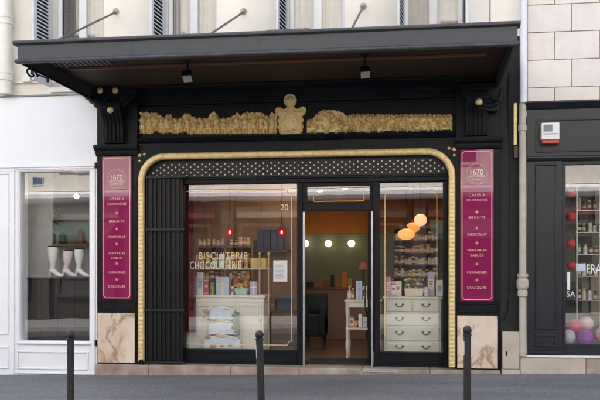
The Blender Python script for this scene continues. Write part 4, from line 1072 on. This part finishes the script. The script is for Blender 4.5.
# stand-up illustrated tiered house in pale blue in front of the cabinet
Yd = .42
cake = thing('tiered_display', 'pale blue and white illustrated tiered display standing in front of the cream cabinet', 'display', (X(222,Yd), Yd, FZ))
PB = mat('pale_blue_card', (.50,.58,.68), .7, c2=(.74,.77,.80), scale=9); PW = mat('ivory_card', (.72,.70,.62), .7, var=.12, scale=10)
for (a, b, c, d, th, m, nm) in ((203,241,335,349.3,.05,PB,'bottom_tier'),(208,238,320,334.6,.04,PB,'middle_tier'),(209,235,306,319.6,.03,PB,'top_tier')):
    Yt = Yd+.02-th*.3
    x0, x1 = X(a,Yt), X(b,Yt); r = (a+b)/2; z0, z1 = pz(r,d,Yt), pz(r,c,Yt); pts = [(x0,z0),(x1,z0)]
    for k in range(13):
        t = PI*k/12; pts.append(((x0+x1)/2+(x1-x0)/2*.96*math.cos(t), z0+(z1-z0)*(.55+.45*math.sin(t))))
    MB().prism(pts, Yt, Yt+.04+th*.5).build(nm, m, cake, bevel=.006)
YELL = mat('straw_print', (.62,.52,.28), .7); GRN = mat('sage_print', (.22,.32,.18), .7); TAN = mat('tan_print', (.42,.30,.20), .7)
mb = MB()
for (px, py, rx) in ((214,322,.05),(221,320.5,.06),(230,322,.05),(222,336,.09),(226,309,.04)): mb.ball((X(px,Yd),Yd+.003,pz(px,py,Yd)), rx, 12, 8, (1.3,.14,.35))
mb.build('straw_ribbon', YELL, cake)
mb = MB()
for i in range(26): 
    px, py = 236+random.uniform(-3,2.5), random.uniform(311,334); mb.ball((X(px,Yd),Yd-.01,pz(px,py,Yd)), random.uniform(.015,.03), 8, 6, (1,.5,1))
mb.build('leaf_spray', GRN, cake)
mb = MB()
for (px, py, s) in ((206,311,.05),(204,317,.03),(208,337,.05),(230,345,.04),(213,346,.05),(222,346,.03)): mb.ball((X(px,Yd),Yd-.004,pz(px,py,Yd)), s, 10, 6, (1,.3,.7))
mb.build('tan_ornament', TAN, cake)
# rack on the cabinet
rk = thing('display_rack', 'brass posted display rack with a glass shelf standing on the cream cabinet', 'rack', (X(228,Yc), Yc+.1, zt))
zt = pz(223,295,Yc)
for px in (188.3, 259.6, 268.6):
    Y = Yc+.06; x = X(px,Y); ztop = pz(px,255,Y)
    po = MB().tube([(x,Y,zt if px < 265 else FZ),(x,Y,ztop)], .014, 10).build('post', mat('brass_post', (.50,.40,.24), .35, metal=.5), rk)
    MB().ball((x,Y,ztop+.02), .03, 12, 8).build('finial', mat('brass_post', (.5,.4,.24)), po)
zsf = pz(228,268.5,Yc+.1)
MB().box(X(187,Yc+.05), X(269.5,Yc+.05), Yc+.03, Yc+.38, zsf-.018, zsf).build('shelf', mat('pale_shelf', (.62,.57,.47), .3), rk, bevel=.003)
# curtain
cu = MB(); Y = .40; n = 40; vs = []; fs = []
for k in range(n+1):
    x = X(184.5,Y)+(X(195,Y)-X(184.5,Y))*k/n; y = Y+.04*math.sin(k*1.15)+.01*math.sin(k*2.7)
    vs += [(x,y,.62),(x*.98+X(190,Y)*.02,y,2.0),(x,y,CZ-.02)]
for k in range(n):
    for j in (0,1): fs.append((3*k+j,3*k+3+j,3*k+4+j,3*k+1+j))
tag(MB().add(vs,fs).build('red_curtain', REDC, loc=(X(190,Y),Y,.62), smooth=60), 'dark red velvet curtain hanging at the left edge of the left window', 'curtain')
# packages: boxes, jars, bags
PC = {'white': (.72,.72,.72), 'cream': (.66,.60,.46), 'mint': (.35,.52,.45), 'pale blue': (.42,.52,.62), 'gold': (.52,.38,.12), 'brown': (.20,.10,.05), 'pink': (.62,.30,.33), 'red': (.40,.03,.04), 'yellow': (.65,.50,.12), 'green': (.10,.22,.10), 'navy': (.015,.03,.08), 'lilac': (.45,.38,.52), 'orange': (.60,.22,.05), 'black': (.02,.02,.02), 'copper': (.40,.17,.08)}
pm = lambda c: paint('card_'+c.replace(' ', '_'), PC[c])
def carton(px0, px1, py0, py1, Y, col, lab, band=None, grp=None, dep=None):
    r = (px0+px1)/2; x0, x1 = X(px0,Y), X(px1,Y); z0, z1 = Z(r,py1,Y), Z(r,py0,Y); dp = dep or min(.16, (x1-x0)*.9)
    t = thing('gift_box', lab, 'box', ((x0+x1)/2,Y,z0), grp)
    MB().box(x0, x1, Y, Y+dp, z0, z1).build('carton', pm(col), t, bevel=.004)
    h = z1-z0
    if band:
        k = rng.random(); cx = (x0+x1)/2; w_ = x1-x0
        if k < .4: 
            lb = MB().box(x0+w_*.12, x1-w_*.12, Y-.003, Y-.0005, z0+h*.28, z0+h*.72); lb.build('printed_label', pm(band), t)
            tx = MB()
            for j in range(3): tx.box(cx-w_*.26*(1-.2*j), cx+w_*.26*(1-.2*j), Y-.0045, Y-.0032, z0+h*(.58-.09*j), z0+h*(.62-.09*j))
            tx.build('printed_lines', pm('brown'), t)
        elif k < .7:
            lb = MB(); lb.lathe((cx,Y-.0005,z0+h*.55), [(w_*.32,0),(w_*.32,.003)], 18, 'Y'); lb.build('printed_emblem', pm(band), t); MB().box(x0+.002, x1-.002, Y-.002, Y-.0005, z0+h*.06, z0+h*.13).build('printed_band', pm(band), t); MB().box(x0+.002, x1-.002, Y-.002, Y-.0005, z0+h*.88, z0+h*.94).build('printed_band', pm(band), t)
        else:
            lb = MB(); lb.box(cx-w_*.08, cx+w_*.08, Y-.003, Y-.0005, z0, z1); lb.box(x0+.001, cx-w_*.081, Y-.003, Y-.0005, z0+h*.52, z0+h*.60); lb.box(cx+w_*.081, x1-.001, Y-.003, Y-.0005, z0+h*.52, z0+h*.60)
            for sg in (-1,1): lb.ball((cx+sg*w_*.14, Y-.008, z0+h*.57), w_*.13, 8, 6, (1.2,.35,.7))
            lb.build('ribbon', pm(band), t)
    return t
def jar(px, py0, py1, Y, col, lab, lid='gold', grp=None, rr=None):
    x = X(px,Y); z0, z1 = Z(px,py1,Y), Z(px,py0,Y); h = z1-z0; r = rr or h*.3
    t = thing('jar', lab, 'jar', (x,Y,z0), grp)
    MB().lathe((x,Y,z0), [(r*.92,0),(r,h*.05),(r,h*.66),(r*.7,h*.78),(r*.7,h*.8)], 14).build('body', pm(col), t)
    MB().lathe((x,Y,z0+h*.8), [(r*.75,0),(r*.78,h*.03),(r*.78,h*.2)], 14).build('lid', pm(lid), t)
    MB().lathe((x,Y,z0+h*.18), [(r*1.01,0),(r*1.02,.002),(r*1.02,h*.32),(r*1.01,h*.33)], 14).build('printed_label', pm('cream'), t)
def bottle(px, py0, py1, Y, col, lab, cap='gold', z0=None):
    x = X(px,Y); z0 = Z(px,py1,Y) if z0 is None else z0; z1 = Z(px,py0,Y); h = z1-z0; r = h*.15
    t = thing('bottle', lab, 'bottle', (x,Y,z0))
    MB().lathe((x,Y,z0), [(r*.9,0),(r,h*.03),(r,h*.58),(r*.4,h*.74),(r*.36,h*.88)], 14).build('body', pm(col), t)
    MB().lathe((x,Y,z0+h*.88), [(r*.45,0),(r*.45,h*.12)], 12).build('cap', pm(cap), t)
    MB().lathe((x,Y,z0+h*.2), [(r*1.02,0),(r*1.02,h*.25)], 14).build('printed_label', pm('cream'), t)
Ys = Yc+.12
W_ = [(190,197,255,'lilac','white'),(198.5,204,257,'gold','brown'),(205,211,255.5,'brown','gold'),(212,217.5,258,'mint','white'),(219,224,254,'white','pale blue'),(225.5,231,257,'cream','gold'),(232,237,253.5,'gold','red'),(238,242.5,255,'brown','cream'),(244,248,254.5,'copper','gold'),(250.5,266,258,'yellow','gold')]
for i, (a, b, c, col, bd) in enumerate(W_):
    carton(a, b, c, 268.4, Ys+.02*(i%2), col, f'{col} box with a {bd} label on the upper rack shelf of the left window', bd)
tb = [(190,196,276,'pale blue','white'),(197.2,203,272,'white','pale blue'),(204.2,208.6,279,'red','cream'),(210.5,214.5,282,'green','gold'),(216,229,277,'pale blue','cream'),(231,234,286,'cream','red'),(250,257,281.5,'lilac','white')]
for i, (a, b, c, col, bd) in enumerate(tb):
    carton(a, b, c, 294.8, Ys+.03*(i%3), col, f'{col} box with a {bd} label standing on the cream cabinet top', bd)
# a mint sleigh-like basket with goods
bk = thing('gift_basket', 'mint green basket of wrapped sweets on the cream cabinet, beside the lilac box', 'basket', (X(240,Ys), Ys, zt))
x0, x1 = X(233.5,Ys), X(248,Ys); z0 = zt+.002
MB().prism([(x0+.03,z0),(x1-.03,z0),(x1,z0+.11),(x0,z0+.11)], Ys, Ys+.16).build('basket', pm('mint'), bk, bevel=.01)
mb = MB()
for i in range(14): mb.ball((random.uniform(x0+.02,x1-.02), Ys+random.uniform(.03,.13), z0+.11+random.uniform(0,.06)), random.uniform(.018,.032), 8, 6)
mb.build('sweets', pm('gold'), bk)
MB().tube([((x0+x1)/2+(x1-x0)*.46*math.cos(a), Ys+.08, z0+.1+.2*math.sin(a)) for a in [PI*k/14 for k in range(15)]], .007, 8).build('handle', pm('brown'), bk)
# cellophane bags behind
for i, (px, col) in enumerate(((246,'orange'),(236,'copper'),(222,'brown'))):
    Y = Ys+.22; x = X(px,Y); z0 = zt+.002; t = thing('sweet_bag', f'tied {col} bag of biscuits at the back of the cream cabinet top', 'bag', (x,Y,z0))
    MB().lathe((x,Y,z0), [(.06,0),(.07,.03),(.065,.2),(.025,.29),(.02,.3)], 12).build('bag', pm(col), t); MB().lathe((x,Y,z0+.3), [(.02,0),(.05,.06),(.045,.065)], 12).build('bag_top', pm(col), t)
# wall shelf with navy boxes
Y = 2.05; sh_ = thing('navy_box_shelf', 'dark shelf on the brown partition carrying navy boxes', 'shelf', (X(270,Y), Y, Z(270,250,Y)))
MB().box(X(254,Y), X(288,Y), Y-.02, 2.38, Z(270,252,Y), Z(270,250,Y)).build('shelf_board', DARKW, sh_)
for i in range(4):
    a = 257.5+6.6*i; carton(a, a+6, 229.5+.6*(i%2), 249.8, Y, 'navy', ('leftmost','second','third','rightmost')[i]+' of the four tall navy boxes on the dark wall shelf', None, 'navy boxes on the wall shelf', .2)
# brown wall shelving with goods
Y = 2.0; us = thing('wall_shelving', 'brown wall shelving with small goods behind the lettering of the left window', 'shelving', (X(225,Y), Y, FZ))
for py in (246, 262, 280): MB().box(X(198,Y), X(252,Y), Y, 2.38, Z(225,py+1.4,Y), Z(225,py,Y)).build('shelf_board', paint('mid_wood', (.22,.12,.06)), us)
for px in (197.3, 225, 252.3): MB().box(X(px,Y)-.015, X(px,Y)+.015, Y, 2.38, FZ+.002, Z(225,240,Y)).build('upright', paint('mid_wood', (.22,.12,.06)), us)
k = 0
for py in (246, 262, 280):
    px = 199.5
    while px < 250:
        if abs(px-225) > 2.5:
            jar(px, py-random.uniform(6,9), py-.1, Y+.12, random.choice(['copper','brown','gold','cream','pink']), 'small jar on the brown wall shelving behind the left window', random.choice(['gold','white']), 'jars on the brown wall shelving')
        px += random.uniform(3.8,5)
# paper notice taped to the glass
nt_ = thing('paper_notice', 'white printed paper notice taped inside the left window glass', 'notice', (X(280,YG), YG+.006, Z(280,282,YG)))
pbox(MB(), 273.3, 287.3, 260.4, 281.6, YG+.012, .002).build('sheet', PAPER, nt_)
mb = MB()
for i in range(12): 
    z = Z(280,264+i*1.3,YG); mb.box(X(275.2,YG), X(275.2+random.uniform(6,10.2),YG), YG+.0095, YG+.0105, z-.0035, z+.0035)
mb.build('printed_lines', mat('grey_print', (.35,.36,.40), .7), nt_)
# dark table with a dark box in the lower right of the left window
Y = 1.0; tb_ = thing('side_table', 'dark wooden side table in the lower right of the left window', 'table', (X(280,Y), Y, FZ))
zt2 = Z(280,311,Y)
MB().box(X(265,Y), X(296,Y), Y, Y+.5, zt2-.03, zt2).build('table_top', DARKW, tb_, bevel=.006)
for a in (266.5, 294.5):
    for y in (Y+.03, Y+.45): MB().box(X(a,Y)-.02, X(a,Y)+.02, y-.02, y+.02, FZ+.002, zt2-.031).build('leg', DARKW, tb_, bevel=.004)
MB().box(X(267,Y), X(294,Y), Y+.05, Y+.43, FZ+.22, FZ+.245).build('lower_shelf', DARKW, tb_)
carton(277, 290.5, 297.3, 310.8, Y+.1, 'navy', 'dark navy box on the dark wooden side table', None, None, .25)
carton(267.5, 275, 300, 310.8, Y+.15, 'brown', 'brown box on the dark side table beside the navy one', 'copper', None, .2)

# --- doorway: armchair, console, counter
Y = 2.6
ac = thing('armchair', 'dark teal armchair standing on the wood floor beyond the doorway', 'armchair', (X(312,Y), Y, FZ))
x0, x1 = X(303,Y), X(325,Y); zs = Z(312,316,Y)
MB().box(x0, x1, Y, Y+.5, FZ+.26, zs+.02).build('seat', TEAL, ac, bevel=.04, seg=4)
MB().prof([(Y+.42,zs),(Y+.36,zs+.1),(Y+.42,zs+.40),(Y+.52,zs+.42),(Y+.56,zs+.36),(Y+.55,zs)], x0, x1).build('backrest', TEAL, ac, bevel=.03, seg=3)
for a in (x0, x1-.08): MB().box(a-.04, a+.08, Y-.02, Y+.5, FZ+.3, zs+.2).build('armrest', TEAL, ac, bevel=.035, seg=3)
for a in (x0+.05, x1-.05):
    for y in (Y+.05, Y+.47): MB().ring([((a,y,FZ+.27),.025),((a,y,FZ+.002),.014)], 10).build('leg', DARKW, ac)
Y = 1.05
cs = thing('console_table', 'cream console table with turned legs and a lower shelf inside the doorway', 'table', (X(356,Y), Y, FZ))
CON = mat('console_paint', (.60,.56,.48), .5)
x0, x1 = X(345.5,Y), X(381,Y); zt = Z(356,300,Y)
MB().box(x0-.02, x1+.02, Y-.02, Y+.42, zt-.03, zt).build('table_top', CON, cs, bevel=.006)
MB().box(x0+.02, x1-.02, Y+.01, Y+.38, zt-.13, zt-.031).build('apron', CON, cs)
zls = Z(356,328,Y)
for a in (x0+.03, x1-.03):
    for y in (Y+.03, Y+.36):
        h = zt-.03-FZ-.002
        MB().lathe((a,y,FZ+.002), [(.016,0),(.03,h*.05),(.022,h*.12),(.034,h*.2),(.034,h*.3),(.02,h*.34),(.03,h*.45),(.022,h*.7),(.034,h*.82),(.034,h)], 14).build('leg', CON, cs)
MB().box(x0+.0, x1-.0, Y+.0, Y+.39, zls-.03, zls).build('lower_shelf', CON, cs, bevel=.004)
bottle(349.5, 286, 299.8, Y+.12, 'pink', 'pink bottle at the left end of the cream console table', 'cream')
bottle(353, 288, 299.8, Y+.16, 'copper', 'copper bottle beside the pink one on the console table', 'cream')
carton(356, 362, 281, 299.8, Y+.1, 'pale blue', 'pale blue box on the cream console table', 'lilac')
carton(362.5, 367, 286, 299.8, Y+.14, 'white', 'white box at the right of the console table top', 'black')
for i, (a, b, c, col) in enumerate(((349,354,317,'cream'),(354.3,357,321,'orange'),(358.5,362,314,'white'),(362.5,367,317,'pale blue'),(356.6,359,318,'black'))):
    carton(a, b, c, 327.8, Y+.1+.02*i, col, f'{col} packet on the lower shelf of the cream console table', 'cream' if col != 'cream' else 'brown')
Y = 5.3
kc = thing('shop_counter', 'brown wooden sales counter at the back of the shop below the opal globes', 'counter', (X(330,Y), Y, FZ))
zk = Z(330,287.5,Y)
MB().box(X(300,Y), X(366,Y), Y, Y+.55, FZ+.002, zk-.04).build('carcass', paint('counter_brown', (.26,.17,.12)), kc, bevel=.006)
MB().box(X(299,Y), X(367,Y), Y-.03, Y+.58, zk-.038, zk).build('counter_top', paint('counter_top_brown', (.22,.11,.065)), kc, bevel=.006)
for i, (a, b, c, col) in enumerate(((306,313,282,'black'),(316,322,281,'copper'),(324,329,280,'brown'),(330.5,334,275,'black'),(336,340,277,'copper'),(341.5,347,272,'orange'),(348,352,278,'gold'),(353,356.5,280,'red'))):
    carton(a, b, c, 287.3, Y+.1, col, f'{col} tin on the brown back counter, ' + ('leftmost of the row','second from the left','third from the left','fourth from the left','fifth from the left','sixth and tallest','seventh from the left','at the right end')[i], None)
tl = thing('table_lamp', 'small pink shaded table lamp on the back counter near the door edge', 'lamp', (X(363,Y), Y+.2, zk))
xq2 = X(363,Y); MB().lathe((xq2,Y+.2,zk+.002), [(.07,0),(.07,.015),(.012,.03),(.012,.42)], 14).build('base', BRASS, tl)
MB().lathe((xq2,Y+.2,zk+.40), [(.11,0),(.07,.17)], 18).build('shade', pm('pink'), tl)

for py in (210, 232, 254, 276, 300):
    px = 579
    while px < 606:
        jar(px, py-random.uniform(7,14), py-.1, 1.7, random.choice(['black','cream','white','green','brown','red']), 'small bottle or jar on the metal rack of the grey shop', random.choice(['black','white','gold']), 'goods on the metal rack of the grey shop', .035)
        px += random.uniform(4.0,6.5)
# --- right window: chest of drawers and goods, shelves
Yq = .50
ch_ = thing('chest_of_drawers', 'ivory chest of drawers with dark bail handles behind the right window glass', 'chest of drawers', (X(412,Yq), Yq, FZ))
x0, x1 = X(384.2,Yq), X(441,Yq); cz = lambda py: Z(412,py,Yq)
MB().box(x0, x1, Yq, Yq+.42, FZ+.003, cz(299)).build('carcass', CHESTW, ch_, bevel=.004)
MB().box(x0-.025, x1+.025, Yq-.03, Yq+.45, cz(298.9), cz(296.6)).build('chest_top', CHESTW, ch_, bevel=.008)
for (a, b, hy) in ((300,311.5,305.5),(313.2,325.7,319),(327.4,340.8,333),(342.6,353.5,347)):
    xm = (x0+x1)/2
    for px in (399.5, 426):
        if hy == 305.5: d = MB().box(x0+.03 if px < 410 else xm+.012, xm-.012 if px < 410 else x1-.03, Yq-.02, Yq-.001, cz(b), cz(a)).build('drawer', CHESTW, ch_, bevel=.008)
        elif px < 410: d = MB().box(x0+.03, x1-.03, Yq-.02, Yq-.001, cz(b), cz(a)).build('drawer', CHESTW, ch_, bevel=.008)
        x = X(px,Yq); z = cz(hy-1)
        h = MB()
        h.tube([(x+.055*math.cos(t), Yq-.03-.015*abs(math.sin(t)), z-.038*abs(math.sin(t))) for t in [PI*k/12 for k in range(13)]], .0065, 8)
        for s in (-1,1): h.lathe((x+s*.055,Yq-.021,z), [(.016,0),(.018,.006),(.008,.016)], 10, 'Y')
        h.build('bail_handle', BRASS, d)
zq_ = cz(296.5)
Yg = Yq+.06
for i, (a, b, c, col, bd, lab) in enumerate(((386,391,277,'pink','white','pink box at the left end of the ivory chest top'),(391.3,395.6,283,'white','red','small white box with a red label on the chest top'),(394.5,401.5,281,'cream','white','cream packet on the ivory chest top'),(424,428.5,287,'lilac','white','low lilac box on the ivory chest top'),(427.5,434.5,272,'lilac','cream','tall lilac box near the right end of the chest top'),(436,443,280,'white','pale blue','white bag shaped box at the right end of the chest top'))):
    carton(a, b, c, 296.3, Yg+.05*(i%3), col, lab, bd)
# red bottle-like bow box
jar(392.3, 279, 284-.2, Yg+.08, 'red', 'small red jar on the pink and white boxes of the chest', 'red', None, .025)
bk = thing('sweet_hamper', 'wicker hamper heaped with wrapped pink and cream sweets on the ivory chest', 'hamper', (X(413,Yg), Yg, zq_))
x0, x1 = X(404,Yg), X(424,Yg)
MB().prism([(x0+.02,zq_+.002),(x1-.02,zq_+.002),(x1,zq_+.13),(x0,zq_+.13)], Yg, Yg+.2).build('basket', pm('cream'), bk, bevel=.012)
for col in ('pink','cream','brown','green'):
    mb = MB()
    for i in range(12): mb.ball((random.uniform(x0+.02,x1-.02), Yg+random.uniform(.03,.17), zq_+.13+random.uniform(0,.16)), random.uniform(.018,.035), 8, 6, (1,1,.8))
    mb.build('sweets', pm(col), bk)
Y = 2.3
su = thing('jar_shelving', 'dark shelving unit full of small jars behind the right window', 'shelving', (X(415,Y), Y, FZ))
for py in (228, 240.5, 253, 264.5, 277, 290): MB().box(X(394,Y), X(439,Y), Y, Y+.3, Z(415,py+1,Y), Z(415,py,Y)).build('shelf_board', DARKW, su)
for px in (393.4, 439.2): MB().box(X(px,Y)-.015, X(px,Y)+.015, Y, Y+.3, FZ+.002, Z(415,224,Y)).build('upright', DARKW, su)
MB().box(X(393.4,Y)+.017, X(439.2,Y)-.017, Y+.302, Y+.32, FZ+.002, Z(415,224,Y)).build('back_board', paint('grey_back_board', (.10,.085,.07)), su)
for py in (240.5, 253, 264.5, 277):
    px = 396
    while px < 437.5:
        jar(px, py-random.uniform(6,9), py-.1, Y+.12, random.choice(['brown','copper','pink','cream','white','black','gold']), 'small jar on the dark shelving behind the right window', random.choice(['gold','white','black']), 'jars on the dark shelving')
        px += random.uniform(3.0,3.9)

# ================================================================== BOLLARDS
def make_bollard():
    t = thing('bollard', 'x', 'bollard', (0,0,0), 'bollards along the kerb')
    r = .036; H = 1.0
    MB().lathe((0,0,-.05), [(r*1.25,0),(r*1.25,.12),(r*1.02,.15),(r,.2),(r*.98,H-.085+.05)], 24).build('post', BOLL, t)
    MB().lathe((0,0,H-.087), [(r*1.0,0),(r*1.12,.006),(r*1.12,.02),(r*.8,.028)], 24).build('collar', BOLL, t)
    MB().ball((0,0,H-.035), .041, 24, 16).build('ball_head', BOLL, t)
    a0, a1 = PI*1.02, PI*1.22; vs = []; fs = []
    for k in range(7):
        a = a0+(a1-a0)*k/6
        vs += [((r+.0012)*math.cos(a),(r+.0012)*math.sin(a),H-.25),((r+.0012)*math.cos(a),(r+.0012)*math.sin(a),H-.13)]
    for k in range(6): fs.append((2*k,2*k+2,2*k+3,2*k+1))
    MB().add(vs,fs).build('pale_patch', mat('pale_patch_tone', (.55,.57,.6), .4, var=.3, scale=60), t)  # pale patch on the left side of the post
    return t
b0_ = make_bollard()
YB = -5.45
for i, (px, py, tilt, lab) in enumerate(((70.5,330.5,0,'slim dark bollard in front of the white shopfront'),(262.3,330.3,-.028,'slim dark bollard leaning slightly, in front of the left display window'),(467.3,325.5,0,'slim dark bollard in front of the right marble block'))):
    o = b0_ if i == 0 else copy_tree(b0_)
    x = X(px,YB); gz = G(x); h = Z(px,py,YB)-gz
    o.location = (x, YB, gz); o.rotation_euler = (0, tilt, 0); o.scale = (1, 1, h/1.006); o['label'] = lab

# ================================================================== ACROSS THE STREET (seen in the panes)
YO = -17.5
op = thing('opposite_building', 'cream building across the street, seen only as reflections in the shop windows', 'building', (0, YO, 0))
zO = 4.25
MB().box(-26, 22, YO-.5, YO, zO+.45, 13.5).build('wall', CREAM, op)
MB().prof([(YO+.0,zO),(YO+.25,zO+.05),(YO+.32,zO+.16),(YO+.32,zO+.3),(YO+.1,zO+.42),(YO-.4,zO+.44),(YO-.4,zO)], -26, 22).build('cornice', WHITE, op)
OPD = paint('opposite_dark_front', (.03,.024,.02))
MB().box(-26, 22, YO-.5, YO-.25, -.3, zO-.003).build('ground_floor', OPD, op)
sp = thing('street_plate', 'blue enamel street plate across the street, mirrored in the white shop window', 'sign', (X(35,17.5), YO+.05, Z(35,185,17.5)))
MB().box(X(29,17.5), X(41,17.5), YO+.003, YO+.03, Z(35,185,17.5), Z(35,176,17.5)).build('plate', paint('sign_blue', (.03,.06,.20)), sp)
frame(MB(), X(29,17.5), X(41,17.5), Z(35,185,17.5), Z(35,176,17.5), .03, YO+.031, YO+.036).build('border', PAPER, sp)
x = -25.5
while x < 21:
    MB().prof([(YO-.2,3.5),(YO+.9,2.95),(YO+.9,2.75),(YO+.92,2.75),(YO+.92,2.97),(YO-.2,3.54)], x+.6, x+3.3).build('awning', paint('awning_cloth', random.choice([(.25,.03,.03),(.03,.06,.05),(.3,.28,.24)])), op) if random.random() < .5 else None
    MB().box(x+.55, x+3.35, YO-.248, YO-.05, 3.6, 4.05).build('shop_sign_board', paint('board_'+str(int(x*10)), random.choice([(.02,.03,.04),(.25,.23,.2),(.12,.03,.03),(.04,.05,.04)])), op)
    MB().box(x, x+.45, YO-.249, YO, -.3, zO-.003).build('pier', paint('opposite_pier', (.06,.055,.05)), op)
    f = frame(MB(), x+.7, x+3.2, .6, 3.4, .12, YO-.245, YO-.1).build('shop_window', paint('opposite_frame', (.05,.042,.038)), op)
    MB().quad((x+3.1,YO-.2,.7),(x+.8,YO-.2,.7),(x+.8,YO-.2,3.3),(x+3.1,YO-.2,3.3)).build('pane', GLASSH, f, smooth=0)
    for zz_ in (5.4, 8.6):
        u = frame(MB(), x+.9, x+2.3, zz_, zz_+2.2, .09, YO+.002, YO+.06).build('window', WHITEW, op)
        MB().box(x+.99, x+2.21, YO+.003, YO+.02, zz_+.09, zz_+2.11).build('pane', paint('dark_pane', (.05,.06,.07), .1), u)
    x += 3.6

for o in list(bpy.data.objects):
    if '_o' in o: del o['_o']
